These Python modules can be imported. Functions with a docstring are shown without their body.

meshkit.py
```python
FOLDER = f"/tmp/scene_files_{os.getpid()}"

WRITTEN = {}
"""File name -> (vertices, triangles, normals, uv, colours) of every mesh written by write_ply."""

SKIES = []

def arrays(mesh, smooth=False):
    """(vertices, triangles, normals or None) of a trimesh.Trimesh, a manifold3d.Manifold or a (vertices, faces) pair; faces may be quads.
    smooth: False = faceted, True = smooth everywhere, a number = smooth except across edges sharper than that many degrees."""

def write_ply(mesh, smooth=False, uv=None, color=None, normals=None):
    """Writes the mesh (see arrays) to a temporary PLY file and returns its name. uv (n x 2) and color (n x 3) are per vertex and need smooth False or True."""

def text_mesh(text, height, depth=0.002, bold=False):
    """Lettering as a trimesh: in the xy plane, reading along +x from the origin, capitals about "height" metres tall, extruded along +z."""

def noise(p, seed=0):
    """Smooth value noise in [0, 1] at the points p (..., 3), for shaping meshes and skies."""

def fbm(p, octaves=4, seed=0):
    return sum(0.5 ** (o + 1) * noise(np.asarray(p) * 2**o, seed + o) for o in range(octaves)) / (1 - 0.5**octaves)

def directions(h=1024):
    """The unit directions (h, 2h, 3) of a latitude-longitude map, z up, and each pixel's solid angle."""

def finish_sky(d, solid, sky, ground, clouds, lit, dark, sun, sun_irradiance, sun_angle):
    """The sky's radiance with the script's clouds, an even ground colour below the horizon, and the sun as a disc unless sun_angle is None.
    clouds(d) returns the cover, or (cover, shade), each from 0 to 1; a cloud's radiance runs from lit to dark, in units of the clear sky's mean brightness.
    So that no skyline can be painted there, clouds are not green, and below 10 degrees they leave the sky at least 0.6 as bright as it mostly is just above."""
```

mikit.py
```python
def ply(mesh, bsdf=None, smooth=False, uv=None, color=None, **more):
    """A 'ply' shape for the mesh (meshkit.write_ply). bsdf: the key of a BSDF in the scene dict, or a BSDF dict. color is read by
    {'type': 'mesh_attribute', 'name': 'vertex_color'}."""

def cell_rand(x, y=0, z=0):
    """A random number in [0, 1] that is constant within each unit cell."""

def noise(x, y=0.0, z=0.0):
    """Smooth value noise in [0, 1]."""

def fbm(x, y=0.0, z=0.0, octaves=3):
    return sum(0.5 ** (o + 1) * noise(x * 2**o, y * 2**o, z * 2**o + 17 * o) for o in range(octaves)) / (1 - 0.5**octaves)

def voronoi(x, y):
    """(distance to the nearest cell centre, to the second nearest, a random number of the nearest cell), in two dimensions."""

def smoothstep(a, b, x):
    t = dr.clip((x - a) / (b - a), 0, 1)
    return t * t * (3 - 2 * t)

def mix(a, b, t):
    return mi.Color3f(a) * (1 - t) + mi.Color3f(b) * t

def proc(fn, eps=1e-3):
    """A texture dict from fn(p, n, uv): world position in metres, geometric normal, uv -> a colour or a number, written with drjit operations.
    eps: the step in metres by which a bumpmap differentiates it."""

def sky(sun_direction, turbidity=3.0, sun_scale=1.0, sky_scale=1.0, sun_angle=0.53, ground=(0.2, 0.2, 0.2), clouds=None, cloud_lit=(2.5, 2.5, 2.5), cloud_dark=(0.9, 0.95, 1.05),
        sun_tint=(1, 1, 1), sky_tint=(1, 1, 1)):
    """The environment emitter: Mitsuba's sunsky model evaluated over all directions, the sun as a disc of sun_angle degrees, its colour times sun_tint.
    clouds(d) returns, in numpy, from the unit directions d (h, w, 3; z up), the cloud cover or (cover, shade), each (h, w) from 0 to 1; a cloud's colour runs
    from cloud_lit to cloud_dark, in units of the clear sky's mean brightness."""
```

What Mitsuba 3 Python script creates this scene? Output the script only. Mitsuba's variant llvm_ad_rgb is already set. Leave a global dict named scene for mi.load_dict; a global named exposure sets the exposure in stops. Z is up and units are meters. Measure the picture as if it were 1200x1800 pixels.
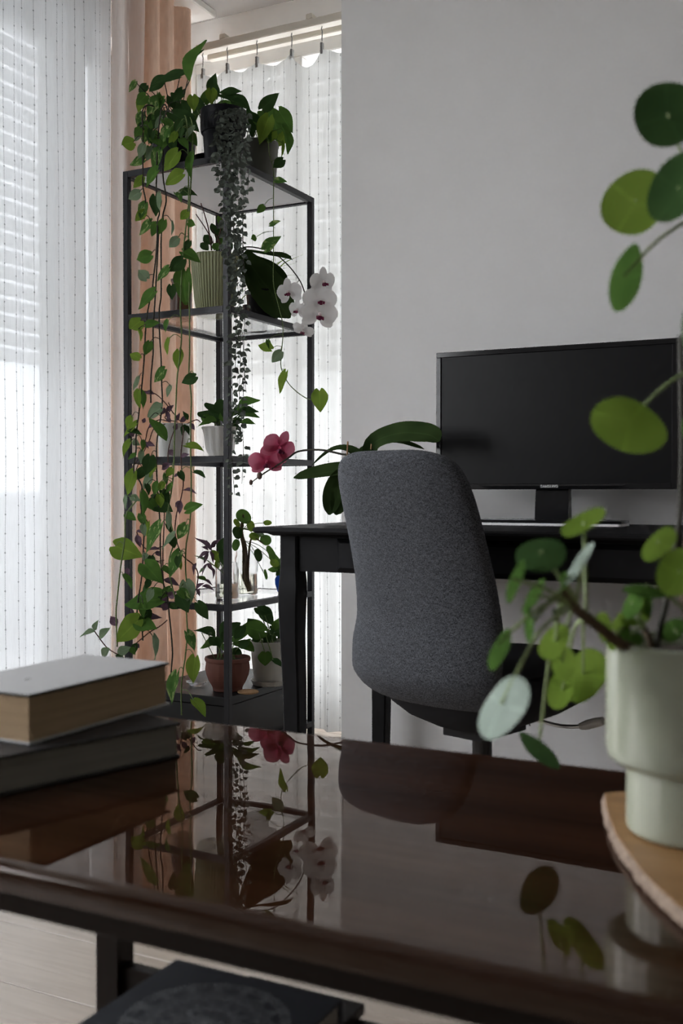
import math, random
import numpy as np
import trimesh
import mitsuba as mi
import drjit as dr
import mikit, meshkit
from mikit import ply, proc, noise, fbm, smoothstep, mix
import manifold3d as m3
from shapely.geometry import Polygon

rng = random.Random(7)
T = mi.ScalarTransform4f
scene, labels = {}, {}
A = np.array

# ------------------------------------------------------------------ camera
# room axes: x runs along the monitor wall, y into it, z up; the camera stands over the origin, turned 26.9 degrees left
F_PX, YAW, PITCH, CAM_Z = 1868.7, 0.4725, 0.0188, 0.83
CO, SI = math.cos(YAW), math.sin(YAW)
cam = A([0.0, 0.0, CAM_Z])
level, rgt = A([-SI, CO, 0.0]), A([CO, SI, 0.0])
fwd = level * math.cos(PITCH) - A([0, 0, 1.0]) * math.sin(PITCH)
upv = A([0, 0, 1.0]) * math.cos(PITCH) + level * math.sin(PITCH)
scene['camera'] = {
    'type': 'thinlens', 'fov': math.degrees(2 * math.atan(600 / F_PX)), 'fov_axis': 'x',
    'aperture_radius': 0.0027, 'focus_distance': 3.0, 'near_clip': 0.05, 'far_clip': 200.0,
    'to_world': T().look_at(origin=cam.tolist(), target=(cam + fwd).tolist(), up=[0.0, 0.0, 1.0])}
exposure = 2.98
SKY = 7.0
scene['sky'] = mikit.sky([-0.75, 0.35, 0.65], turbidity=4.0, sun_scale=0.0, sky_scale=SKY, ground=(0.5, 0.5, 0.49),
                         clouds=lambda d: (0.82 + 0.18 * meshkit.fbm(d * 3.0, 3, 5), 0.25 * meshkit.fbm(d * 2.0, 3, 9)), cloud_lit=(1.25, 1.25, 1.26), cloud_dark=(0.8, 0.83, 0.88))


def ray(x, y): return fwd + rgt * ((x - 600.0) / F_PX) - upv * ((y - 900.0) / F_PX)


def P(x, y, Y):
    """The room point seen at pixel (x, y) at distance Y along the view axis."""
    return cam + ray(x, y) * Y


def PV(x, y, v):
    """The point at pixel (x, y) on the upright room plane y = v."""
    d = ray(x, y)
    return cam + d * (v / d[1])


def PZ(x, y, z):
    """The point at pixel (x, y) on the level plane at height z."""
    d = ray(x, y)
    return cam + d * ((z - CAM_Z) / d[2])


# ------------------------------------------------------------------ helpers
def add(key, mesh, bsdf, smooth=False, **kw):
    """One entry of the scene; a key that is taken gets the next three-digit number."""
    k, n = key, 0
    while k in scene:
        n += 1
        k = f'{key}_{n:03d}'
    scene[k] = ply(mesh, bsdf, smooth, **kw) if not isinstance(mesh, dict) else {**mesh, 'bsdf': {'type': 'ref', 'id': bsdf}, **kw}
    return k


TAKEN = {}


def name(base):
    n = TAKEN.get(base, -1) + 1
    TAKEN[base] = n
    return base if n == 0 else f'{base}_{n:03d}'


def tag(key, label=None, category=None, group=None, kind=None):
    d = {k: v for k, v in (('label', label), ('category', category), ('group', group), ('kind', kind)) if v}
    labels[key] = {**labels.get(key, {}), **d}
    return key


def cat(*ms): return trimesh.util.concatenate([m for m in ms])


def tri(m):
    if hasattr(m, 'to_mesh'):
        q = m.to_mesh()
        return trimesh.Trimesh(q.vert_properties[:, :3], q.tri_verts, process=False)
    return m


def box(lo, hi, ch=0.0):
    lo, hi = A(lo, float), A(hi, float)
    if ch <= 0:
        return trimesh.creation.box(bounds=[lo, hi])
    pts = []
    for sx in (0, 1):
        for sy in (0, 1):
            for sz in (0, 1):
                c = [lo[0] if not sx else hi[0], lo[1] if not sy else hi[1], lo[2] if not sz else hi[2]]
                sg = [1 - 2 * sx, 1 - 2 * sy, 1 - 2 * sz]
                for a in range(3):
                    p = [c[i] + (sg[i] * ch if i != a else 0) for i in range(3)]
                    pts.append(p)
    return trimesh.convex.convex_hull(np.array(pts))


def hull(pts): return trimesh.convex.convex_hull(np.asarray(pts, float))


def spline(pts, n=8):
    """Catmull-Rom through the points."""
    p = np.asarray(pts, float)
    if len(p) < 3:
        return np.array([p[0] + (p[-1] - p[0]) * t for t in np.linspace(0, 1, n + 1)])
    q = np.vstack([2 * p[0] - p[1], p, 2 * p[-1] - p[-2]])
    out = []
    for i in range(1, len(q) - 2):
        a, b, c, d = q[i - 1:i + 3]
        for t in np.linspace(0, 1, n, endpoint=False):
            out.append(0.5 * (2 * b + (c - a) * t + (2 * a - 5 * b + 4 * c - d) * t * t + (3 * b - a - 3 * c + d) * t ** 3))
    return np.array(out + [q[-2]])


def tube(pts, r, sides=6, n=6, cap=True, smooth_path=True):
    p = spline(pts, n) if smooth_path else np.asarray(pts, float)
    r = np.broadcast_to(np.asarray(r, float), (len(p),)) if np.ndim(r) == 0 else np.interp(np.linspace(0, 1, len(p)), np.linspace(0, 1, len(r)), r)
    t = np.gradient(p, axis=0)
    t /= np.linalg.norm(t, axis=1, keepdims=True) + 1e-12
    a = np.cross(t, np.where(np.abs(t[:, 2:]) < 0.95, [0, 0, 1.0], [1.0, 0, 0]))
    for i in range(1, len(a)):
        w = a[i - 1] - t[i] * (a[i - 1] @ t[i])
        if np.linalg.norm(w) > 1e-9:
            a[i] = w
        a[i] /= np.linalg.norm(a[i]) + 1e-12
    a[0] /= np.linalg.norm(a[0]) + 1e-12
    b = np.cross(t, a)
    ang = np.arange(sides) * 2 * np.pi / sides
    v = p[:, None] + r[:, None, None] * (np.cos(ang)[None, :, None] * a[:, None] + np.sin(ang)[None, :, None] * b[:, None])
    i, j = np.meshgrid(np.arange(len(p) - 1), np.arange(sides), indexing='ij')
    q = np.stack([i * sides + j, i * sides + (j + 1) % sides, (i + 1) * sides + (j + 1) % sides, (i + 1) * sides + j], -1).reshape(-1, 4)
    f = np.vstack([q[:, [0, 1, 2]], q[:, [0, 2, 3]]])
    v = v.reshape(-1, 3)
    if cap:
        nv = len(v)
        v = np.vstack([v, p[0], p[-1]])
        k = np.arange(sides)
        f = np.vstack([f, np.stack([np.full(sides, nv), (k + 1) % sides, k], 1), np.stack([np.full(sides, nv + 1), nv - sides + k, nv - sides + (k + 1) % sides], 1)])
    return trimesh.Trimesh(v, f, process=False)


def lathe(profile, n=48, center=(0, 0, 0), ripple=None):
    """profile: (radius, z) from the outside bottom up, over the rim and down inside. ripple(angle, z, r) changes the radius."""
    pr = np.asarray(profile, float)
    ang = np.arange(n) * 2 * np.pi / n
    v = []
    for r, z in pr:
        rr = np.full(n, r) if ripple is None else np.array([ripple(a, z, r) for a in ang])
        v.append(np.stack([rr * np.cos(ang), rr * np.sin(ang), np.full(n, z)], 1))
    v = np.vstack(v) + A(center, float)
    m = len(pr)
    i, j = np.meshgrid(np.arange(m - 1), np.arange(n), indexing='ij')
    q = np.stack([i * n + j, i * n + (j + 1) % n, (i + 1) * n + (j + 1) % n, (i + 1) * n + j], -1).reshape(-1, 4)
    f = np.vstack([q[:, [0, 1, 2]], q[:, [0, 2, 3]]])
    k = np.arange(n)
    if pr[0, 0] > 1e-6:
        v = np.vstack([v, A([[0, 0, pr[0, 1]]]) + A(center, float)])
        f = np.vstack([f, np.stack([np.full(n, len(v) - 1), (k + 1) % n, k], 1)])
    if pr[-1, 0] > 1e-6:
        v = np.vstack([v, A([[0, 0, pr[-1, 1]]]) + A(center, float)])
        f = np.vstack([f, np.stack([np.full(n, len(v) - 1), (m - 1) * n + k, (m - 1) * n + (k + 1) % n], 1)])
    return trimesh.Trimesh(v, f, process=False)


def sheet(fn, nu, nv, u0=0, u1=1, v0=0, v1=1):
    """Grid surface fn(u, v) -> (n, 3); returns the mesh and its uv."""
    u, v = np.meshgrid(np.linspace(u0, u1, nu + 1), np.linspace(v0, v1, nv + 1), indexing='ij')
    p = fn(u.ravel(), v.ravel())
    i, j = np.meshgrid(np.arange(nu), np.arange(nv), indexing='ij')
    q = np.stack([i * (nv + 1) + j, (i + 1) * (nv + 1) + j, (i + 1) * (nv + 1) + j + 1, i * (nv + 1) + j + 1], -1).reshape(-1, 4)
    return trimesh.Trimesh(p, np.vstack([q[:, [0, 1, 2]], q[:, [0, 2, 3]]]), process=False), np.stack([u.ravel(), v.ravel()], 1)


def loft(rings):
    n, m = len(rings[0]), len(rings)
    v = np.vstack([A(r, float) for r in rings])
    i, j = np.meshgrid(np.arange(m - 1), np.arange(n), indexing='ij')
    q = np.stack([i * n + j, i * n + (j + 1) % n, (i + 1) * n + (j + 1) % n, (i + 1) * n + j], -1).reshape(-1, 4)
    f = np.vstack([q[:, [0, 1, 2]], q[:, [0, 2, 3]]])
    v = np.vstack([v, A(rings[0]).mean(0), A(rings[-1]).mean(0)])
    k = np.arange(n)
    f = np.vstack([f, np.stack([np.full(n, n * m), (k + 1) % n, k], 1), np.stack([np.full(n, n * m + 1), (m - 1) * n + k, (m - 1) * n + (k + 1) % n], 1)])
    t = trimesh.Trimesh(v, f, process=False)
    t.fix_normals()
    return t


def extrude(poly, z0, z1):
    m = trimesh.creation.extrude_polygon(poly if isinstance(poly, Polygon) else Polygon(poly), z1 - z0, engine='earcut')
    m.apply_translation([0, 0, z0])
    return m


def frame(o, ex, ey, ez): return np.column_stack([np.append(ex, 0), np.append(ey, 0), np.append(ez, 0), np.append(o, 1)])


# ------------------------------------------------------------------ materials
def col(c): return {'type': 'rgb', 'value': list(c)}
def tex(c): return proc(c) if callable(c) else col(c)


def mat(key, c, rough=0.5, spec=0.5, **kw):
    b = {'type': 'principled', 'base_color': tex(c), 'roughness': rough, 'specular': spec, **kw}
    scene[key] = {'type': 'twosided', 'bsdf': b}
    return key


def thin(key, c, dt=1.0, rough=0.6, st=0.0, eta=1.3, **kw):
    scene[key] = {'type': 'principledthin', 'base_color': tex(c), 'roughness': rough, 'diff_trans': dt, 'spec_trans': st, 'eta': eta, **kw}
    return key


mat('plaster', lambda p, n, uv: mi.Color3f(0.70, 0.69, 0.685) * (0.965 + 0.05 * fbm(p.x * 5, p.y * 5, p.z * 5, 3)), 0.9, 0.2)
mat('ceiling_paint', (0.52, 0.51, 0.50), 0.9, 0.2)
mat('white_frame', (0.78, 0.77, 0.74), 0.45)
mat('cream_rail', (0.72, 0.68, 0.60), 0.5)
SHUTTER = True
mat('white_wall', (0.9, 0.89, 0.87), 0.9, 0.2)
mat('concrete_pale', (0.7, 0.7, 0.68), 0.9, 0.2)
mat('black_metal', (0.013, 0.013, 0.017), 0.45, 0.35)
mat('black_paint', lambda p, n, uv: mi.Color3f(0.0075, 0.0075, 0.0085) * (0.8 + 0.4 * noise(p.x * 30, p.y * 30, p.z * 30)), 0.48, 0.15)
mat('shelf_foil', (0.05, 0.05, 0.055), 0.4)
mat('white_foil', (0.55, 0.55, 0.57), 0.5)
scene['clear_glass'] = {'type': 'dielectric', 'int_ior': 1.5}
scene['pane_glass'] = {'type': 'thindielectric'}


def oak(p, n, uv):
    row = dr.floor(p.y / 0.19)
    g = fbm(p.x * 3.0 + row * 7.3, p.y * 55, row * 3.1, 4)
    g2 = noise(p.x * 14 + row * 3, p.y * 190, 2.0)
    t = mikit.cell_rand(row, dr.floor(p.x / 1.28 + row * 0.37))
    return mix((0.30, 0.25, 0.205), (0.46, 0.40, 0.34), 0.55 * g + 0.25 * g2 + 0.2 * t)


mat('oak_floor', oak, 0.27, 0.6)


def walnut(p, n, uv):
    w = p.y * 26 + 2.2 * fbm(p.x * 1.6, p.y * 4, 0.0, 3) + p.z * 12
    g = 0.5 + 0.5 * dr.sin(w * 2.4 + 1.5 * noise(p.x * 2, p.y * 9, 1.0))
    f = noise(p.x * 9, p.y * 320, p.z * 320)
    return mix((0.036, 0.0145, 0.0075), (0.085, 0.034, 0.017), 0.5 * g + 0.5 * f)


scene['lacquer_top'] = {'type': 'twosided', 'bsdf': {'type': 'bumpmap', 'arbitrary': proc(lambda p, n, uv: fbm(p.x * 9, p.y * 9, p.z * 9, 2), 2e-3), 'scale': 0.00022,
                        'bsdf': {'type': 'plastic', 'diffuse_reflectance': proc(walnut), 'specular_reflectance': col((0.92, 0.85, 0.81)), 'int_ior': 1.47, 'nonlinear': True}}}
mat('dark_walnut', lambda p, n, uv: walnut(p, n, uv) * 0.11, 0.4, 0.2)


def fabric(p, n, uv):
    a = noise(p.x * 850, p.y * 850, p.z * 450)
    b = noise(p.x * 450, p.y * 450, p.z * 850)
    c = fbm(p.x * 160, p.y * 160, p.z * 160, 3)
    return mix((0.011, 0.012, 0.0145), (0.128, 0.134, 0.149), smoothstep(0.12, 0.95, 0.48 * a + 0.42 * b + 0.2 * (c - 0.2)))


mat('grey_fabric', fabric, 0.95, 0.2, sheen=0.4)
mat('seat_fabric', (0.018, 0.018, 0.020), 0.9, 0.2)
mat('black_plastic', (0.010, 0.010, 0.011), 0.4, 0.3)
mat('gloss_black', (0.008, 0.008, 0.009), 0.12)
mat('screen_black', (0.006, 0.006, 0.0065), 0.34, 0.2)
mat('chrome', (0.80, 0.78, 0.74), 0.3, metallic=1.0)
mat('silver_edge', (0.75, 0.75, 0.76), 0.4)
mat('grey_knob', (0.48, 0.46, 0.42), 0.5)
mat('letter_silver', (0.62, 0.62, 0.62), 0.4)

thin('shutter_white', (0.86, 0.86, 0.85), dt=1.0, rough=0.8)
# fabrics: rows of nubbed threads woven into the sheer
def sheer_tex(p, n, uv):
    s, z = uv.x, uv.y
    cell = dr.floor(s / 0.046)
    off = 0.014 * (mikit.cell_rand(cell, 3) - 0.5)
    d = dr.abs(s - (cell + 0.5) * 0.046 - off - 0.0015 * dr.sin(z * 9 + cell))
    line = (1 - smoothstep(0.0007, 0.0019, d)) * (0.30 + 0.45 * noise(s * 300, z * 34, cell))
    zz = z / 0.056 + mikit.cell_rand(cell, 8)
    dz = dr.abs(zz - dr.floor(zz) - 0.5) * 0.056
    nub = 1 - smoothstep(0.0016, 0.0034, dr.sqrt(d * d + dz * dz * 0.6))
    weave = 0.95 + 0.05 * noise(s * 700, z * 40, 0.0) - 0.05 * noise(s * 60, z * 1.2, 4.0)
    return mi.Color3f(0.43, 0.443, 0.455) * weave * (1 - 0.62 * dr.maximum(line, 0.95 * nub))


def cream_tex(p, n, uv):
    return sheer_tex(p, n, uv) * mi.Color3f(1.24, 1.21, 1.15)


thin('sheer_fabric', sheer_tex, dt=1.0, rough=0.06, st=0.13, eta=1.05)
thin('cream_sheer_fabric', cream_tex, dt=1.0, rough=0.08, st=0.06, eta=1.05)
thin('peach_linen', lambda p, n, uv: mix((0.55, 0.38, 0.29), (0.66, 0.48, 0.38), fbm(uv.x * 120, uv.y * 30, 0.0, 3)), dt=0.45, rough=0.8)
thin('pale_lining', lambda p, n, uv: mix((0.78, 0.70, 0.66), (0.84, 0.78, 0.75), fbm(uv.x * 120, uv.y * 20, 0.0, 3)), dt=0.9, rough=0.8)

# ------------------------------------------------------------------ the room
V_WALL, V_BACK, U_LEFT, Z_CEIL = 2.70, 3.34, -2.48, 2.59
U_CORNER = -0.5112 * V_WALL
U_R, V_R = 2.6, -2.2


def struct(key, mesh, bsdf, label=None, **kw):
    k = add(key, mesh, bsdf, **kw)
    if '__' not in k:
        tag(k, label, kind='structure')
    return k


mat('underlay', (0.03, 0.025, 0.02), 0.9)
struct('floor', box([U_LEFT - 0.3, V_R - 0.1, -0.12], [U_R + 0.1, V_BACK + 0.2, -0.006]), 'underlay', 'oak laminate floor of long planks')
row0, row1 = int(math.floor(V_R / 0.19)), int(math.ceil(V_BACK / 0.19))
for r in range(row0, row1):
    off = (r * 0.37) % 1.0
    k0, k1 = int(math.floor(U_LEFT / 1.28)) - 1, int(math.ceil(U_R / 1.28)) + 1
    for k in range(k0, k1):
        a, b = (k - off) * 1.28 + 0.0011, (k + 1 - off) * 1.28 - 0.0011
        a, b = max(a, U_LEFT), min(b, U_R)
        if b - a > 0.02:
            add('floor__plank', box([a, r * 0.19 + 0.001, -0.006], [b, (r + 1) * 0.19 - 0.001, 0.0], 0.0012), 'oak_floor')
struct('ceiling', box([U_LEFT - 0.3, V_R - 0.1, Z_CEIL], [U_R + 0.1, V_BACK + 0.2, Z_CEIL + 0.15]), 'ceiling_paint', 'plain white ceiling')
struct('wall_back', box([U_CORNER, V_WALL, -0.1], [U_R + 0.1, V_BACK + 0.15, Z_CEIL + 0.1]), 'plaster', 'light grey painted wall behind the monitor')
mat('dark_paint', (0.16, 0.15, 0.14), 0.8)
struct('wall_right', box([U_R, V_R - 0.1, -0.1], [U_R + 0.1, V_WALL, Z_CEIL + 0.1]), 'dark_paint', 'dark painted wall on the right')
struct('wall_rear', box([U_LEFT - 0.2, V_R - 0.1, -0.1], [U_R, V_R, Z_CEIL + 0.1]), 'dark_paint', 'dark painted wall behind the camera')
# left wall with the balcony window: opening from OPEN0 to OPEN1
OPEN0, OPEN1, OPEN_Z = -1.7, 3.17, 2.46
L0, L1 = U_LEFT - 0.2, U_LEFT
SILL1, SILL_Z = 1.60, 0.86      # the nearer windows stand on a sill
struct('wall_left', cat(box([L0, V_R, -0.1], [L1, OPEN0, Z_CEIL + 0.1]), box([L0, OPEN1, -0.1], [L1, V_BACK + 0.15, Z_CEIL + 0.1]),
                        box([L0, OPEN0, OPEN_Z], [L1, OPEN1, Z_CEIL + 0.1]), box([L0, OPEN0, -0.1], [L1, OPEN1, 0.02]), box([L0, OPEN0, 0.02], [L1, SILL1, SILL_Z])), 'plaster', 'left wall around the balcony window')
# niche wall with its window
N0, N1, NZ0, NZ1 = -2.37, -1.43, 0.10, 2.47
struct('wall_niche', cat(box([L1, V_BACK, -0.1], [N0, V_BACK + 0.15, Z_CEIL + 0.1]), box([N1, V_BACK, -0.1], [U_CORNER, V_BACK + 0.15, Z_CEIL + 0.1]),
                         box([N0, V_BACK, NZ1], [N1, V_BACK + 0.15, Z_CEIL + 0.1]), box([N0, V_BACK, -0.1], [N1, V_BACK + 0.15, NZ0])), 'white_wall', 'white wall above the niche window')


def window(n, lo, hi, axis, bars, where, label):
    """A framed window in the plane of the given axis: lo/hi = (along, z)."""
    key = f'window_{n}'
    (a0, z0), (a1, z1) = lo, hi
    w, d0, d1 = 0.055, where - 0.035, where + 0.035
    def bx(p0, p1, q0, q1, e=0.0):
        return box([d0 - e, p0, q0], [d1 + e, p1, q1], 0.004) if axis == 0 else box([p0, d0 - e, q0], [p1, d1 + e, q1], 0.004)
    pieces = [bx(a0, a1, z0, z0 + w), bx(a0, a1, z1 - w, z1), bx(a0, a0 + w, z0, z1), bx(a1 - w, a1, z0, z1)]
    edges = [a0 + w]
    for b0, b1 in bars:
        pieces.append(bx(b0, b1, z0 + w, z1 - w, 0.006))
        edges += [b0, b1]
    edges.append(a1 - w)
    add(key, cat(*pieces), 'white_frame')
    tag(key, label, kind='structure')
    for i in range(0, len(edges), 2):
        p, q = edges[i], edges[i + 1]
        c = A([[where, p, z0 + w], [where, q, z0 + w], [where, q, z1 - w], [where, p, z1 - w]]) if axis == 0 else A([[p, where, z0 + w], [q, where, z0 + w], [q, where, z1 - w], [p, where, z1 - w]])
        add(f'{key}__pane', (c, A([[0, 1, 2, 3]])), 'pane_glass')


window(3, (OPEN0, SILL_Z), (SILL1, OPEN_Z), 0, [(-0.55, -0.41), (0.52, 0.66)], L0 + 0.06, 'white framed windows on the sill left of the camera')
window(1, (SILL1, 0.02), (OPEN1, OPEN_Z), 0, [(2.86, 3.02)], L0 + 0.06, 'white framed balcony window behind the beaded sheer')
window(2, (N0, NZ0), (N1, NZ1), 1, [(-1.97, -1.90)], V_BACK + 0.10, 'white framed niche window behind the cream curtain')
# outside: slatted shutters let down over the upper halves, balcony slab and parapet
zs = np.arange(0.0, 1.2, 0.057)
for wname, kind in (('left', 0), ('niche', 1)):
    key = name('slatted_shutter')
    tag(key, 'white slatted shutter over the upper window behind the ' + ('long dotted sheer' if kind == 0 else 'plant shelf'), 'shutter')
    zt = OPEN_Z if kind == 0 else NZ1
    for z in np.arange(1.28, zt, 0.0565):
        p0, p1 = (1.69, 2.92) if kind == 0 else (N0, N1)
        rows = [(0.0, 0.0), (0.008, 0.011), (0.012, 0.022), (0.009, 0.034), (0.001, 0.0455)]
        vv = []
        for e_, h_ in rows:
            for q in (p0, p1):
                vv.append([L0 - 0.02 - e_, q, z + h_] if kind == 0 else [q, V_BACK + 0.17 + e_, z + h_])
        m = (A(vv), A([[2 * i, 2 * i + 1, 2 * i + 3, 2 * i + 2] for i in range(4)]))
        add(f'{key}__slat', m, 'shutter_white')
struct('balcony', cat(box([L0 - 1.6, -3.0, -0.2], [L0, 4.2, -0.02]), box([L0 - 1.6, -3.0, -0.02], [L0 - 1.5, 4.2, 1.1])), 'concrete_pale', 'pale balcony slab and parapet outside the window')

# ------------------------------------------------------------------ curtains
def hang(key, line, z0, z1, amp, wave, bsdf, flare=0.0, nz=10, top=None, per=14, seed=1, parent_label=None):
    """A pleated curtain hanging along the floor line (list of xy) from z1 to z0; uv = (cloth length, height)."""
    ln = A(line, float)
    seg = np.linalg.norm(np.diff(ln, axis=0), axis=1)
    total = seg.sum()
    n = int(total / wave * per)
    s = np.linspace(0, total, n + 1)
    cum = np.append(0, np.cumsum(seg))
    base = np.stack([np.interp(s, cum, ln[:, 0]), np.interp(s, cum, ln[:, 1])], 1)
    d = np.gradient(base, axis=0); d /= np.linalg.norm(d, axis=1, keepdims=True)
    nor = np.stack([d[:, 1], -d[:, 0]], 1)
    r = np.random.default_rng(seed)
    ph = np.cumsum(2 * np.pi / n * total / wave * (0.65 + 0.7 * np.interp(np.linspace(0, 1, n + 1), np.linspace(0, 1, 14), r.random(14))))
    am = amp * (0.5 + 0.9 * np.interp(np.linspace(0, 1, n + 1), np.linspace(0, 1, 17), r.random(17)))
    verts, uvs = [], []
    for k in range(nz + 1):
        t = k / nz
        z = z1 + (z0 - z1) * t
        g = 0.75 + 0.5 * t
        o = am * g * (np.sin(ph + 0.5 * np.sin(3 * t + s * 2)) + 0.25 * np.sin(2.1 * ph + 1 + t))
        zz = np.full(n + 1, z)
        if top is not None:
            zz = zz - top(s / total) * max(0, 1 - t * 3) ** 1.5
        q = np.column_stack([base + nor * o[:, None], zz])
        verts.append(q)
        if k == 0:
            arc = np.append(0, np.cumsum(np.linalg.norm(np.diff(q[:, :2], axis=0), axis=1)))
        uvs.append(np.column_stack([arc, zz]))
    v = np.vstack(verts)
    i, j = np.meshgrid(np.arange(nz), np.arange(n), indexing='ij')
    q = np.stack([i * (n + 1) + j, i * (n + 1) + j + 1, (i + 1) * (n + 1) + j + 1, (i + 1) * (n + 1) + j], -1).reshape(-1, 4)
    m = trimesh.Trimesh(v, np.vstack([q[:, [0, 1, 2]], q[:, [0, 2, 3]]]), process=False)
    return add(key, m, bsdf, True, uv=np.vstack(uvs))


U_SHEER = -2.28
k = hang('sheer_curtain', [(U_SHEER, 1.75), (U_SHEER, 2.80)], 0.015, 2.53, 0.012, 0.17, 'sheer_fabric', seed=3, nz=6)
tag(k, 'long white sheer curtain with rows of dotted threads over the balcony window', 'curtain')
k = hang('linen_drape__cloth', [(-2.25, 2.80), (-2.22, 2.92), (-2.25, 3.08), (-2.25, 3.215)], 0.015, 2.56, 0.030, 0.115, 'peach_linen', seed=11, nz=8, per=18)
tag('linen_drape', 'peach linen drape hanging in the corner behind the plant shelf', 'curtain')
m, uv = sheet(lambda a, b: np.column_stack([-2.215 + 0.010 * np.sin(a * 9), 2.72 + a * (0.17 - 0.085 * b), 2.54 - 2.5 * b]), 16, 10)
k = add('linen_drape__lining', m, 'pale_lining', True, uv=uv * A([0.2, 2.5]))
tag(k, 'pale lining edge')
# ceiling rail of the left curtains
k = add('curtain_track', box([-2.33, V_R + 0.3, 2.562], [-2.19, 3.28, Z_CEIL], 0.004), 'white_frame')
tag(k, 'white ceiling track carrying the sheer and the drape', 'curtain rail')

# the niche: rail, hooks, cream curtain
V_CUR, RAIL_Z = 3.20, 2.42
tag('niche_rail', 'cream double curtain rail on the niche wall above the cream curtain', 'curtain rail')
add('niche_rail__profile', cat(box([-2.215, 3.18, 2.405], [U_CORNER - 0.005, 3.22, 2.432], 0.003), box([-2.215, 3.255, 2.405], [U_CORNER - 0.005, 3.285, 2.425], 0.003)), 'cream_rail')
for u in (-2.1, -1.75):
    add('niche_rail__bracket', box([u - 0.012, 3.18, 2.432], [u + 0.012, V_BACK, 2.45], 0.002), 'cream_rail')
hook_px = [(357, 0), (400, 0), (452, 0), (513, 0), (566, 0)]
def u_at(x, v): return PV(x, 120, v)[0]
hooks = [] + [u_at(x, 3.20) for x, _ in hook_px] + [-1.55, -1.42]
C0, C1 = -2.215, -1.41
sags = [0.014, 0.014, 0.016, 0.046, 0.02, 0.012]
def sag(t):
    u = C0 + (C1 - C0) * t
    out = np.full_like(u, 0.0)
    for i in range(len(hooks) - 1):
        w = (u - hooks[i]) / (hooks[i + 1] - hooks[i])
        out = np.where((w >= 0) & (w <= 1), sags[i] * 4 * w * (1 - w), out)
    return out
k = hang('cream_curtain', [(C0, 3.20), (C1, 3.20)], 0.015, 2.328, 0.013, 0.115, 'cream_sheer_fabric', seed=5, nz=14, top=sag, per=24)
tag(k, 'cream sheer curtain hooked to the niche rail behind the plant shelf', 'curtain')
mat('hook_metal', (0.25, 0.25, 0.25), 0.4)
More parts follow.
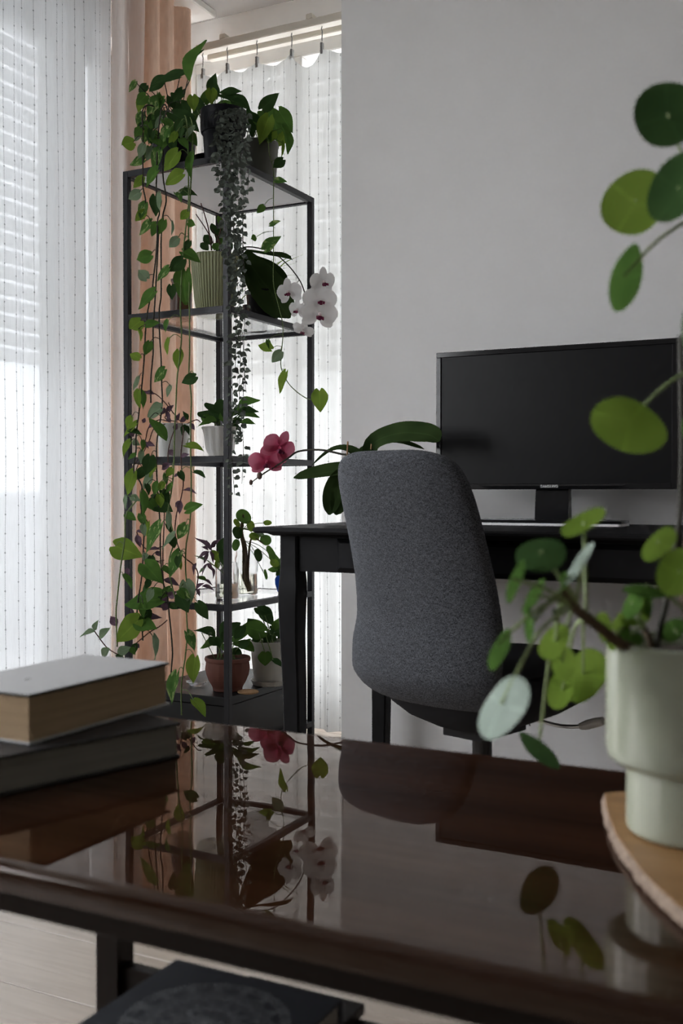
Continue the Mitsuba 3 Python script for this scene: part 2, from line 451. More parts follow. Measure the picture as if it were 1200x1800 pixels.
for u in hooks:
    k = name('curtain_hook')
    add(k, cat(tube([[u, 3.20, 2.405], [u, 3.195, 2.395], [u + 0.003, 3.195, 2.385], [u, 3.198, 2.355]], 0.0019, 6, 4), box([u - 0.0045, 3.192, 2.312], [u + 0.0045, 3.206, 2.35], 0.0015)), 'hook_metal')
    tag(k, 'small metal clip hook holding the cream curtain to the niche rail', 'curtain hook', 'clip hooks of the cream curtain')

# ------------------------------------------------------------------ plant shelf
SU, SV, SW, SD = -1.6575, 2.5393, 0.372, 0.51
TOPS = [1.784, 1.3587, 0.9334, 0.508, 0.0828]
PW = 0.0178
tag('plant_shelf', 'tall black metal shelf unit with glass shelves full of potted plants', 'shelf')
su0, su1, sv0, sv1 = SU - SW, SU, SV, SV + SD
for (a, b) in ((su1 - PW, sv0), (su0, sv0), (su1 - PW, sv1 - PW), (su0, sv1 - PW)):
    add('plant_shelf__post', box([a, b, 0], [a + PW, b + PW, TOPS[0]], 0.001), 'black_metal')
for i, z in enumerate(TOPS):
    h = 0.0185
    for v in (sv0, sv1 - PW):
        add('plant_shelf__rail', box([su0 + PW, v, z - h], [su1 - PW, v + PW, z], 0.0008), 'black_metal')
    for u in (su0, su1 - PW):
        add('plant_shelf__rail', box([u, sv0 + PW, z - h], [u + PW, sv1 - PW, z], 0.0008), 'black_metal')
    lo, hi = [su0 + PW + 0.001, sv0 + PW + 0.001], [su1 - PW - 0.001, sv1 - PW - 0.001]
    if i in (1, 2, 3):
        k = add('plant_shelf__glass_shelf', box([*lo, z - 0.006], [*hi, z - 0.001], 0.00043), 'clear_glass')
        tag(k, 'clear glass shelf')
    else:
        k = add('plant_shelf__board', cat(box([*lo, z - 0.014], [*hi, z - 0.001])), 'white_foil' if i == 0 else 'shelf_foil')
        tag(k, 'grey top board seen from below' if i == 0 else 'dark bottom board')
SHZ = [t for t in TOPS]

# ------------------------------------------------------------------ desk
DU0, DU1, DV0, DV1, DZ = -1.2796, 0.02, 2.06, 2.66, 0.7503
tag('desk', 'black painted writing desk with curved legs in front of the grey wall', 'desk')
prof = [(0.0, -0.019), (0.004, -0.019), (0.009, -0.014), (0.013, -0.0125), (0.015, -0.006), (0.013, -0.002), (0.010, 0.0), (0.0, 0.0)]
def rim(i, z): return [[DU0 + i, DV0 + i, z], [DU1 - i, DV0 + i, z], [DU1 - i, DV1 - i, z], [DU0 + i, DV1 - i, z]]
add('desk__top', hull(rim(0.003, DZ) + rim(0.0, DZ - 0.004) + rim(0.0, DZ - 0.009) + rim(0.004, DZ - 0.0135)), 'black_paint')
add('desk__moulding', hull(rim(0.022, DZ - 0.0136) + rim(0.034, DZ - 0.02)), 'black_paint')
AZ0 = 0.6495
add('desk__apron', box([DU0 + 0.09, DV0 + 0.052, AZ0], [DU1 - 0.09, DV0 + 0.072, DZ - 0.02]), 'black_paint')
add('desk__apron', box([DU0 + 0.09, DV1 - 0.06, AZ0], [DU1 - 0.09, DV1 - 0.04, DZ - 0.02]), 'black_paint')
for u in (DU0 + 0.058, DU1 - 0.078):
    add('desk__apron', box([u, DV0 + 0.08, AZ0], [u + 0.02, DV1 - 0.08, DZ - 0.02]), 'black_paint')
dw0, dw1 = -1.09, -0.17
add('desk__drawer', hull([[dw0, DV0 + 0.0515, AZ0 + 0.002], [dw1, DV0 + 0.0515, AZ0 + 0.002], [dw0, DV0 + 0.0515, DZ - 0.024], [dw1, DV0 + 0.0515, DZ - 0.024],
                          [dw0 + 0.002, DV0 + 0.046, AZ0 + 0.003], [dw1 - 0.002, DV0 + 0.046, AZ0 + 0.003], [dw0 + 0.002, DV0 + 0.046, DZ - 0.025], [dw1 - 0.002, DV0 + 0.046, DZ - 0.025],
                          [dw0 + 0.012, DV0 + 0.038, AZ0 + 0.012], [dw1 - 0.012, DV0 + 0.038, AZ0 + 0.012], [dw0 + 0.012, DV0 + 0.038, DZ - 0.034], [dw1 - 0.012, DV0 + 0.038, DZ - 0.034]]), 'black_paint')
def desk_leg(su, sv):
    """Square cabriole leg; su, sv = -1/1 say which corner it stands under."""
    zs = [0.0, 0.03, 0.12, 0.25, 0.38, 0.50, 0.58, 0.625, 0.64, DZ - 0.0195]
    off = [0.000, 0.001, 0.004, 0.006, 0.004, -0.001, -0.004, -0.003, 0, 0]
    half = [0.0200, 0.0195, 0.0195, 0.0205, 0.0215, 0.0230, 0.0255, 0.0265, 0.0225, 0.0225]
    zz = np.linspace(0, zs[-1], 40)
    o, h = np.interp(zz, zs, off), np.interp(zz, zs, half)
    for arr in (o, h):
        arr[1:-3] = np.convolve(arr, [0.25, 0.5, 0.25], 'same')[1:-3]
    c = 0.004
    v = []
    for z, a, b in zip(zz, o, h):
        # the outer faces stay nearly flush while the inner faces swell at the knee
        x0, y0 = -su * (a + (b - 0.0225)), -sv * (a + (b - 0.0225))
        ring = [(-b, -b + c), (-b + c, -b), (b - c, -b), (b, -b + c), (b, b - c), (b - c, b), (-b + c, b), (-b, b - c)]
        v += [[x0 + p, y0 + q, z] for p, q in ring]
    n = 8
    i, j = np.meshgrid(np.arange(len(zz) - 1), np.arange(n), indexing='ij')
    q = np.stack([i * n + j, i * n + (j + 1) % n, (i + 1) * n + (j + 1) % n, (i + 1) * n + j], -1).reshape(-1, 4)
    f = np.vstack([q[:, [0, 1, 2]], q[:, [0, 2, 3]]])
    v = A(v)
    for base, flip in ((0, True), ((len(zz) - 1) * n, False)):
        for k in range(1, n - 1):
            f = np.vstack([f, [[base, base + k + 1, base + k] if flip else [base, base + k, base + k + 1]]])
    m = trimesh.Trimesh(v, f, process=False)
    return m
LEGC = [(sx, sy, (DU0 + 0.068) if sx < 0 else (DU1 - 0.068), 2.1245 if sy < 0 else 2.6045) for sx in (-1, 1) for sy in (-1, 1)]
for su, sv, x, y in LEGC:
    m = desk_leg(su, sv); m.apply_translation([x, y, 0])
    add('desk__leg', m, 'black_paint', 40)

# ------------------------------------------------------------------ monitor
tag('monitor', 'black flat computer monitor with a dark screen standing on the desk', 'monitor')
MU0, MU1, MV, MZ0, MZ1 = -1.010, -0.4215, 2.509, 0.8366, 1.180
add('monitor__case', hull([[u, MV - 0.004, z] for u in (MU0, MU1) for z in (MZ0, MZ1)] + [[u, MV + 0.014, z] for u in (MU0 + 0.001, MU1 - 0.001) for z in (MZ0 + 0.001, MZ1 - 0.001)]
                          + [[u, MV + 0.045, z] for u in (MU0 + 0.10, MU1 - 0.10) for z in (MZ0 + 0.05, MZ1 - 0.05)]), 'black_plastic')
def bez(u0, u1, z0, z1): return box([u0, MV - 0.009, z0], [u1, MV - 0.0038, z1], 0.001)
add('monitor__bezel', cat(bez(MU0, MU1, MZ1 - 0.0125, MZ1), bez(MU0, MU0 + 0.0125, MZ0, MZ1 - 0.0125), bez(MU1 - 0.0125, MU1, MZ0, MZ1 - 0.0125), bez(MU0 + 0.0125, MU1 - 0.0125, MZ0, MZ0 + 0.0145)), 'gloss_black')
add('monitor__chin', hull([[u, MV - 0.0095, MZ0 + 0.002] for u in (MU0 + 0.14, MU1 - 0.14)] + [[u, MV - 0.0115, MZ0 + 0.008] for u in (MU0 + 0.12, MU1 - 0.12)] + [[u, MV - 0.0085, MZ0 + 0.0135] for u in (MU0 + 0.11, MU1 - 0.11)] + [[u, MV - 0.0085, MZ0 + 0.001] for u in (MU0 + 0.16, MU1 - 0.16)]), 'gloss_black')
add('monitor__screen', box([MU0 + 0.0125, MV - 0.0055, MZ0 + 0.0145], [MU1 - 0.0125, MV - 0.0035, MZ1 - 0.0125]), 'screen_black')
t = meshkit.text_mesh('SAMSUNG', 0.0062, 0.0006, True)
t.apply_translation([-t.bounds[1][0] / 2, 0, 0])
t.apply_transform(trimesh.transformations.rotation_matrix(math.pi / 2, [1, 0, 0]))
t.apply_translation([(MU0 + MU1) / 2 - 0.002, MV - 0.0112, MZ0 + 0.0042])
tag(add('monitor__lettering', t, 'letter_silver'), 'silver maker lettering')
MC = (MU0 + MU1) / 2
add('monitor__neck', hull([[MC - 0.040, MV + 0.012, MZ0 + 0.04], [MC + 0.040, MV + 0.012, MZ0 + 0.04], [MC - 0.040, MV + 0.03, MZ0 + 0.04], [MC + 0.040, MV + 0.03, MZ0 + 0.04],
                           [MC - 0.041, MV + 0.0, DZ + 0.010], [MC + 0.041, MV + 0.0, DZ + 0.010], [MC - 0.041, MV + 0.034, DZ + 0.010], [MC + 0.041, MV + 0.034, DZ + 0.010]]), 'gloss_black')
bp = Polygon([(-0.182, -0.07), (0.182, -0.07), (0.182, 0.02), (0.10, 0.085), (-0.10, 0.085), (-0.182, 0.02)]).buffer(-0.008).buffer(0.008)
b = extrude(bp, DZ + 0.0062, DZ + 0.013); b.apply_translation([MC, MV, 0])
add('monitor__base', b, 'gloss_black')
b = extrude(bp.buffer(0.0006), DZ + 0.0003, DZ + 0.0062); b.apply_translation([MC, MV, 0])
tag(add('monitor__base_edge', b, 'silver_edge'), 'silver lower edge of the base')

# ------------------------------------------------------------------ office chair
tag('office_chair', 'dark grey upholstered swivel chair with a tall rounded back facing the desk', 'chair')
CH, FA = A([-0.758, 2.14, 0.0]), A([0.285, 0.958, 0.0])
FA = FA / np.linalg.norm(FA)
RB = A([FA[1], -FA[0], 0.0])
def C(a, b, z): return CH + FA * a + RB * b + A([0, 0, z])
# back shell: side profile (depth a, height z, half width), outline rounded at the top
PZs = [0.392, 0.402, 0.43, 0.475, 0.52, 0.58, 0.65, 0.72, 0.79, 0.85, 0.885, 0.902, 0.909]
PAs = [-0.100, -0.160, -0.214, -0.242, -0.240, -0.230, -0.238, -0.256, -0.278, -0.298, -0.309, -0.313, -0.312]
PWs = [0.090, 0.138, 0.174, 0.192, 0.193, 0.186, 0.180, 0.175, 0.171, 0.163, 0.146, 0.112, 0.068]
tt = np.linspace(0, 1, 13)
from scipy.interpolate import PchipInterpolator
fz, fa, fw = PchipInterpolator(tt, PZs), PchipInterpolator(tt, PAs), PchipInterpolator(tt, PWs)
def back_pt(t, ang):
    """Closed cross-section: a rounded slab bent forward at the sides."""
    w, z, a = fw(t), fz(t), fa(t)
    th = 0.030 * np.minimum(1, np.sin(np.pi * np.clip(t * 0.94 + 0.05, 0, 1)) ** 0.5 + 0.15)
    cx, sx = np.cos(ang), np.sin(ang)
    e = 0.55
    x = np.sign(cx) * np.abs(cx) ** e * w * 0.95
    y = np.sign(sx) * np.abs(sx) ** e * th
    bend = 0.050 * (np.abs(x) / 0.19) ** 2.2
    return x, a + bend + y, z
NT, NA = 60, 64
v = []
for t in np.linspace(0, 1, NT):
    x, a, z = back_pt(t, np.linspace(0, 2 * np.pi, NA, endpoint=False))
    v.append(CH + np.outer(a, FA) + np.outer(x, RB) + A([0, 0, 1.0]) * np.reshape(np.broadcast_to(z, x.shape), (-1, 1)))
v = np.vstack(v)
i, j = np.meshgrid(np.arange(NT - 1), np.arange(NA), indexing='ij')
q = np.stack([i * NA + j, i * NA + (j + 1) % NA, (i + 1) * NA + (j + 1) % NA, (i + 1) * NA + j], -1).reshape(-1, 4)
f = np.vstack([q[:, [0, 1, 2]], q[:, [0, 2, 3]]])
k = np.arange(NA)
v = np.vstack([v, v[:NA].mean(0), v[-NA:].mean(0)])
f = np.vstack([f, np.stack([np.full(NA, NT * NA), (k + 1) % NA, k], 1), np.stack([np.full(NA, NT * NA + 1), (NT - 1) * NA + k, (NT - 1) * NA + (k + 1) % NA], 1)])
bm = trimesh.Trimesh(v, f, process=False); bm.fix_normals()
tag(add('office_chair__backrest', bm, 'grey_fabric', True), 'grey woven backrest')
# seat pan: a shallow upholstered bowl narrowing to the mechanism
def ring(a0, a1, w, z, e=0.7, n=48):
    g = np.linspace(0, 2 * np.pi, n, endpoint=False)
    c, s = np.cos(g), np.sin(g)
    return [C((a0 + a1) / 2 + (a1 - a0) / 2 * np.sign(p) * abs(p) ** e, w * np.sign(r) * abs(r) ** e, z) for p, r in zip(c, s)]
pan = loft([ring(*q) for q in ((-0.02, 0.03, 0.025, 0.330), (-0.06, 0.07, 0.045, 0.332), (-0.10, 0.12, 0.085, 0.341), (-0.15, 0.18, 0.140, 0.366), (-0.185, 0.27, 0.176, 0.394),
                                (-0.20, 0.300, 0.188, 0.418), (-0.205, 0.312, 0.191, 0.438), (-0.20, 0.304, 0.188, 0.452), (-0.18, 0.285, 0.176, 0.459), (-0.1, 0.15, 0.1, 0.461))])
add('office_chair__seat', pan, 'seat_fabric', True)
add('office_chair__cushion', loft([ring(*q) for q in ((-0.18, 0.272, 0.170, 0.456), (-0.188, 0.280, 0.178, 0.464), (-0.18, 0.272, 0.172, 0.474), (-0.14, 0.18, 0.135, 0.4795), (-0.05, 0.08, 0.05, 0.481))]), 'seat_fabric', True)
def cyl(r, z0, z1, n=24, a=0, b=0): return lathe([(r - 0.001, z0), (r, z0 + 0.001), (r, z1 - 0.001), (r - 0.001, z1)], n, C(a, b, 0))
add('office_chair__mechanism', hull([C(a, b, z) for a in (-0.07, 0.09) for b in (-0.05, 0.05) for z in (0.318, 0.336)]), 'black_plastic')
add('office_chair__gas_lift', cat(cyl(0.014, 0.10, 0.325), cyl(0.021, 0.09, 0.305), cyl(0.026, 0.08, 0.10)), 'gloss_black', 30)
for q5 in range(5):
    ang = math.radians(20 + 72 * q5)
    d, e = A([math.cos(ang), math.sin(ang), 0]), A([-math.sin(ang), math.cos(ang), 0])
    def B(r, w, z): return CH + d * r + e * w + A([0, 0, z])
    k = add('office_chair__foot', hull([B(0.01, w, z) for w in (-0.026, 0.026) for z in (0.075, 0.11)] + [B(0.29, w, z) for w in (-0.014, 0.014) for z in (0.062, 0.08)]), 'black_plastic')
    wh = trimesh.creation.cylinder(0.026, 0.022, sections=20)
    wh.apply_transform(trimesh.geometry.align_vectors([0, 0, 1], e)); wh.apply_translation(B(0.285, 0, 0.0265))
    add(k + '__caster', cat(wh, tube([B(0.278, 0, 0.03), B(0.278, 0, 0.066)], 0.006, 8, 2)), 'black_plastic')
lev0 = PV(928, 1263, 2.30)
lev1, lev2 = PV(985, 1276, 2.26), PV(1028, 1277, 2.245)
add('office_chair__lever', tube([lev0 + (CH + A([0, 0, lev0[2]]) - lev0) * 0.35, lev0, lev1, lev2], 0.0042, 8, 5), 'chrome', True)
kn0, kn1 = PV(1020, 1277, 2.247), PV(1060, 1267, 2.232)
add('office_chair__lever__knob', tube([kn0, kn0 * 0.7 + kn1 * 0.3, kn0 * 0.3 + kn1 * 0.7, kn1], [0.0075, 0.0105, 0.0105, 0.0085], 14, 4), 'grey_knob', 50)
add('office_chair__hook', tube([PV(930, 1262, 2.30), PV(930, 1271, 2.30), PV(931, 1276, 2.30)], 0.0016, 6, 3), 'black_plastic')

# ------------------------------------------------------------------ coffee table
TU0, TU1, TV0, TV1, TZ = -0.867, 0.52, 0.5705, 1.041, 0.56
tag('coffee_table', 'glossy dark walnut coffee table with square legs in the foreground', 'table')
def rr(i, z, r=0.016, n=5):
    pts = []
    for cx, cy, a0 in ((TU1 - r, TV1 - r, 0), (TU0 + r, TV1 - r, 90), (TU0 + r, TV0 + r, 180), (TU1 - r, TV0 + r, 270)):
        for a in np.linspace(a0, a0 + 90, n):
            pts.append([cx + (r - i) * math.cos(math.radians(a)), cy + (r - i) * math.sin(math.radians(a)), z])
    return pts
edge = []
for a in np.linspace(0, 90, 7):
    edge += rr(0.008 * (1 - math.sin(math.radians(a))), TZ - 0.008 * (1 - math.cos(math.radians(a))))
edge += rr(0.0, TZ - 0.016) + rr(0.003, TZ - 0.0215)
add('coffee_table__top', hull(edge), 'lacquer_top', 35)
AV0, AV1, AU0, AU1 = 0.5955, 0.9165, -0.7355, 0.40
for v in (AV0, AV1 - 0.015):
    add('coffee_table__apron', box([AU0 + 0.022, v, TZ - 0.0483], [AU1 - 0.022, v + 0.015, TZ - 0.0215], 0.001), 'dark_walnut')
for u in (AU0, AU1 - 0.015):
    add('coffee_table__apron', box([u, AV0 + 0.022, TZ - 0.0483], [u + 0.015, AV1 - 0.022, TZ - 0.0215], 0.001), 'dark_walnut')
for u in (-0.7315, 0.372):
    for v in (0.6095, 0.8668):
        w = 0.0274
        add('coffee_table__leg', hull([[u + a, v + b, z] for a in (0, w) for b in (0, w) for z in (TZ - 0.0215, 0.25)] + [[u + a, v + b, 0] for a in (0.003, w - 0.003) for b in (0.003, w - 0.003)]), 'dark_walnut')
for v in (0.618, 0.8755):
    add('coffee_table__stretcher', box([-0.7055, v, 0.2794], [0.3735, v + 0.013, 0.3362], 0.0015), 'dark_walnut')
add('coffee_table__lower_shelf', box([-0.5613, 0.604, 0.3364], [-0.4334, 0.897, 0.347], 0.001), 'dark_walnut')

# ------------------------------------------------------------------ books
mat('book_white', (0.37, 0.37, 0.375), 0.55)
mat('book_dark', (0.022, 0.022, 0.024), 0.55)
mat('book_blue', (0.030, 0.036, 0.048), 0.75)
def paged(c0, c1, sc): return lambda p, n, uv: mix(c0, c1, noise(p.x * 6, p.y * 6, p.z * sc))
mat('pages_tan', paged((0.36, 0.25, 0.15), (0.50, 0.37, 0.24), 1600), 0.9, 0.1)
mat('pages_grey', paged((0.20, 0.185, 0.165), (0.34, 0.32, 0.29), 1300), 0.9, 0.1)
mat('print_white', (0.33, 0.34, 0.36), 0.8)
mat('cover_dot', (0.2, 0.2, 0.2), 0.6)


def book(base, o, ex, ey, L, W, H, cover, pages, label, category='book', group=None, spine_y=True):
    """A closed hardback lying flat: corner o, L along ex, W along ey, spine on the far ey side."""
    key = name(base)
    tag(key, label, category, group)
    ex, ey = ex / np.linalg.norm(ex), ey / np.linalg.norm(ey)
    M = frame(o, ex, ey, A([0, 0, 1.0]))
    ct = 0.0025
    def put(k, m, b, **kw):
        m.apply_transform(M)
        if np.linalg.det(M[:3, :3]) < 0: m.invert()
        return add(f'{key}__{k}', m, b, **kw)
    put('cover', box([0, 0, 0], [L, W, ct], 0.0008), cover[0])
    put('cover', box([0, 0, H - ct], [L, W, H], 0.0008), cover[1])
    put('spine', extrude(Polygon([(0, W - 0.0033), (L, W - 0.0033), (L, W), (0, W)]), 0.0005, H - 0.0005), cover[0])
    put('pages', box([0.003, 0.0038, ct], [L - 0.003, W - 0.0035, H - ct]), pages)
    return key, put


# lower grey book, then the thick one on it
q0, q1 = PZ(0, 1401, TZ), PZ(318, 1331, TZ)
e = q1 - q0; e /= np.linalg.norm(e)
LB = 0.2345
book('book', q1 - e * LB + A([0, 0, 0.0004]), e, A([-e[1], e[0], 0]), LB, 0.1705, 0.0352, ('book_dark', 'book_dark'), 'pages_grey', 'large dark book with grey page edges under the thick white book')
n0 = A([-0.700, 0.738, TZ + 0.0360])
e1 = A([0.012, 1.0, 0])
kb, put = book('book', n0, e1, A([-e1[1], e1[0], 0]), 0.213, 0.122, 0.0469, ('book_white', 'book_dark'), 'pages_tan', 'thick book with a white cover and tan pages on top of the dark book')
tag(put('cover_face', box([0.0008, 0.0008, 0.0469], [0.2122, 0.1212, 0.0472]), 'book_white'), 'white cover face')
dd = trimesh.creation.cylinder(0.0043, 0.0005, sections=20); dd.apply_transform(np.diag([1.0, 0.5, 1, 1])); dd.apply_translation([0.06, 0.06, 0.0473])
tag(put('cover_mark', dd, 'cover_dot'), 'small grey mark on the cover')
# atlas on the lower shelf with a printed wind rose
AZ = 0.3955
a0 = PZ(310, 1685, AZ); a1 = PZ(165, 1800, AZ)
ax = A([1.0, 0.0, 0.0]); ay = A([0.0, -1.0, 0.0])
AL, AW = 0.174, 0.2345
ka, put = book('book', A([a0[0], a0[1] - AW, 0.3474]), ax, A([0, 1.0, 0]), AL, AW, AZ - 0.3474, ('book_blue', 'book_blue'), 'pages_grey', 'dark blue book with a white printed wind rose, under the coffee table')
rose, R0, cxy = [], 0.0696, A([AL * 0.53, AW - 0.089])
def stroke(p, q, w=0.0005, z=AZ - 0.3474):
    p, q = A(p, float), A(q, float); d = q - p; l = np.linalg.norm(d)
    if l < 1e-6: return
    nrm = A([-d[1], d[0]]) / l * w / 2
    rose.append(trimesh.creation.extrude_polygon(Polygon([p - nrm, q - nrm, q + nrm, p + nrm]), 0.0002, engine='earcut'))
    rose[-1].apply_translation([0, 0, z])
pts16 = [cxy + R0 * 0.86 * A([math.cos(a), math.sin(a)]) for a in np.arange(16) * math.pi / 8]
for i in range(16):
    for s in (4, 6, 8):
        stroke(pts16[i], pts16[(i + s) % 16], 0.00043)
ring_ = [cxy + R0 * A([math.cos(a), math.sin(a)]) for a in np.linspace(0, 2 * np.pi, 73)]
for p, q in zip(ring_[:-1], ring_[1:]): stroke(p, q, 0.00057)
ring_ = [cxy + R0 * 0.9 * A([math.cos(a), math.sin(a)]) for a in np.linspace(0, 2 * np.pi, 73)]
for p, q in zip(ring_[:-1], ring_[1:]): stroke(p, q, 0.00043)
for i in range(96):
    a = i * math.pi / 48; d = A([math.cos(a), math.sin(a)])
    if rng.random() < 0.75: stroke(cxy + R0 * 0.915 * d, cxy + R0 * (0.96 + 0.05 * rng.random()) * d, 0.0011)
for i in range(16):
    d = (pts16[i] - cxy) / (R0 * 0.86); n_ = A([-d[1], d[0]])
    for s in (-1, 0, 1): stroke(pts16[i] + n_ * s * 0.002, pts16[i] + d * 0.0114 + n_ * s * 0.005, 0.00064)
rc = Polygon([cxy + A([0.045 * math.cos(a), 0.02 * math.sin(a)]) for a in np.linspace(0, 2 * np.pi, 24)])
for r in range(7):
    y = -0.0085 + r * 0.0028
    for s in np.arange(-0.021, 0.021, 0.0043):
        if rng.random() < 0.8: stroke(cxy + A([s, y]), cxy + A([s + 0.0032, y + 0.0007 * rng.random()]), 0.001)
tag(put('print', cat(*rose), 'print_white'), 'white printed wind rose with rays and a lettered ring')

# ------------------------------------------------------------------ plants: leaf shapes and materials
def leafcol(c, c2, f=40.0):
    return lambda p, n, uv: mix(c, c2, fbm(p.x * f, p.y * f, p.z * f, 2)) * (1.0 + 0.25 * (1 - smoothstep(0.0, 0.10, dr.abs(uv.y))))


def varieg(c, c2, cream, th=0.55):
    def fn(p, n, uv):
        a = mix(c, c2, noise(p.x * 50, p.y * 50, p.z * 50))
        q = fbm(p.x * 110 + uv.y * 1.5, p.y * 110, p.z * 70, 3)
        return mix(a, cream, smoothstep(th, th + 0.12, q) * 0.65) * (1.0 + 0.2 * (1 - smoothstep(0.0, 0.08, dr.abs(uv.y))))
    return fn


LEAF = {}
for kk, c, c2, dt in (('g', (0.060, 0.135, 0.030), (0.105, 0.205, 0.045), 0.75), ('d', (0.028, 0.062, 0.022), (0.050, 0.098, 0.032), 0.45), ('y', (0.14, 0.235, 0.032), (0.21, 0.31, 0.055), 1.0),
                      ('p', (0.15, 0.225, 0.13), (0.24, 0.31, 0.20), 0.8)):
    LEAF[kk] = thin('leaf_' + {'g': 'green', 'd': 'dark', 'y': 'lime', 'p': 'pale'}[kk], leafcol(c, c2), dt=dt, rough=0.38, eta=1.45)
LEAF['v'] = thin('leaf_variegated', varieg((0.06, 0.14, 0.035), (0.10, 0.20, 0.05), (0.42, 0.50, 0.22)), dt=0.8, rough=0.4, eta=1.4)
LEAF['k'] = thin('leaf_hearts', leafcol((0.045, 0.058, 0.045), (0.17, 0.19, 0.165), 110.0), dt=0.3, rough=0.5)
LEAF['u'] = thin('leaf_purple', leafcol((0.085, 0.045, 0.065), (0.22, 0.15, 0.20), 110.0), dt=0.6, rough=0.5)
LEAF['x'] = thin('leaf_underside', leafcol((0.34, 0.42, 0.36), (0.44, 0.52, 0.46), 60.0), dt=0.5, rough=0.7)
LEAF['o'] = thin('leaf_orchid', leafcol((0.018, 0.034, 0.012), (0.040, 0.066, 0.022), 20.0), dt=0.35, rough=0.35, eta=1.45)
mat('stem_green', (0.13, 0.19, 0.06), 0.6)
mat('stem_dark', (0.035, 0.032, 0.022), 0.7)
mat('stem_red', (0.09, 0.035, 0.03), 0.7)
mat('stem_pale', (0.30, 0.38, 0.17), 0.55)
mat('wood_stem', lambda p, n, uv: mix((0.05, 0.033, 0.02), (0.16, 0.11, 0.065), fbm(p.x * 120, p.y * 120, p.z * 60, 3)), 0.9)
mat('soil', lambda p, n, uv: mix((0.012, 0.009, 0.007), (0.05, 0.035, 0.025), noise(p.x * 300, p.y * 300, p.z * 300)), 0.95)
mat('black_ceramic', (0.007, 0.007, 0.010), 0.4, 0.15)
mat('olive_ceramic', (0.075, 0.077, 0.062), 0.5)
mat('sage_ceramic', (0.27, 0.28, 0.15), 0.45)
mat('white_ceramic', (0.66, 0.65, 0.63), 0.3)
mat('grey_ceramic', (0.42, 0.41, 0.37), 0.55)
mat('terracotta', lambda p, n, uv: mix((0.115, 0.036, 0.024), (0.155, 0.054, 0.036), fbm(p.x * 40, p.y * 40, p.z * 40, 3)), 0.7)
mat('pink_ceramic', (0.60, 0.54, 0.51), 0.5)
mat('brown_glaze', (0.10, 0.045, 0.028), 0.25)
mat('cork', (0.35, 0.21, 0.11), 0.9)
scene['jar_glass'] = {'type': 'dielectric', 'int_ior': 1.5}
thin('petal_white', (0.80, 0.79, 0.79), dt=0.7, rough=0.6)
thin('petal_pink', lambda p, n, uv: mix((0.50, 0.07, 0.15), (0.66, 0.22, 0.31), smoothstep(0.15, 0.95, uv.x)), dt=0.7, rough=0.6)
mat('lip_purple', (0.14, 0.012, 0.045), 0.5)
mat('lip_white', (0.7, 0.62, 0.62), 0.5)
mat('bud', (0.10, 0.06, 0.045), 0.6)


def leaf_unit(kind, fold, droop, seed=0, nt=9, ns=6):
    """A leaf of length 1 and width 1 along +x, its upper side up; returns the mesh and uv = (along, across)."""
    r = np.random.default_rng(seed)
    t = np.linspace(0, 1, nt + 1)
    s = np.linspace(-1, 1, ns + 1)
    if kind == 'heart':
        w = 0.5 * np.sin(np.pi * (0.15 + 0.85 * t) ** 0.72) ** 0.95
        w = w / w.max() * 0.5
    elif kind == 'oval':
        w = 0.5 * np.sin(np.pi * np.clip(t, 0.012, 0.99)) ** 0.72
    elif kind == 'lance':
        w = 0.5 * np.sin(np.pi * np.clip(t, 0.012, 1) ** 0.75) ** 1.15
    elif kind == 'strap':
        w = (0.17 + 0.33 * np.sin(np.pi * np.clip(t * 0.66 + 0.02, 0, 1))) * np.sqrt(np.clip(1 - t ** 7, 0.004, 1))
    elif kind == 'petal':
        w = 0.5 * np.sin(np.pi * np.clip(t, 0.02, 0.985) ** 1.15) ** 0.55
    Tt, Ss = np.meshgrid(t, s, indexing='ij')
    W = np.interp(Tt, t, w)
    x = Tt.copy()
    if kind == 'heart':
        x = x - 0.17 * np.abs(np.sin(np.pi * np.abs(Ss) ** 0.8)) * (1 - Tt) ** 3.0
    y = Ss * W
    z = fold * np.abs(y) - droop * Tt ** 2 + 0.02 * np.sin(Tt * 9 + r.random() * 6) * np.abs(Ss) + (0.03 * r.standard_normal()) * np.sign(Ss) * Ss ** 2
    v = np.stack([x, y, z], -1).reshape(-1, 3)
    i, j = np.meshgrid(np.arange(nt), np.arange(ns), indexing='ij')
    m = ns + 1
    q = np.stack([i * m + j, (i + 1) * m + j, (i + 1) * m + j + 1, i * m + j + 1], -1).reshape(-1, 4)
    return trimesh.Trimesh(v, np.vstack([q[:, [0, 1, 2]], q[:, [0, 2, 3]]]), process=False), np.stack([Tt.ravel(), Ss.ravel()], 1)


def disc_unit(cup, seed=0, nr=5, na=22):
    r = np.random.default_rng(seed)
    v, uv = [[0, 0, 0]], [[0, 0]]
    ph = r.random(3) * 6
    for i in range(1, nr + 1):
        q = i / nr
        for k in range(na):
            a = 2 * np.pi * k / na
            rad = q * (1 + 0.05 * math.sin(2 * a + ph[0]) + 0.025 * math.sin(3 * a + ph[1]))
            v.append([rad * math.cos(a), rad * math.sin(a), cup * q * q + 0.03 * q * q * math.sin(3 * a + ph[2])])
            uv.append([q, 0.5 + 0.5 * math.sin(a * 3.5)])
    f = [[0, 1 + k, 1 + (k + 1) % na] for k in range(na)]
    for i in range(nr - 1):
        for k in range(na):
            a, b = 1 + i * na + k, 1 + i * na + (k + 1) % na
            f += [[a, a + na, b + na], [a, b + na, b]]
    return trimesh.Trimesh(v, f, process=False), A(uv)


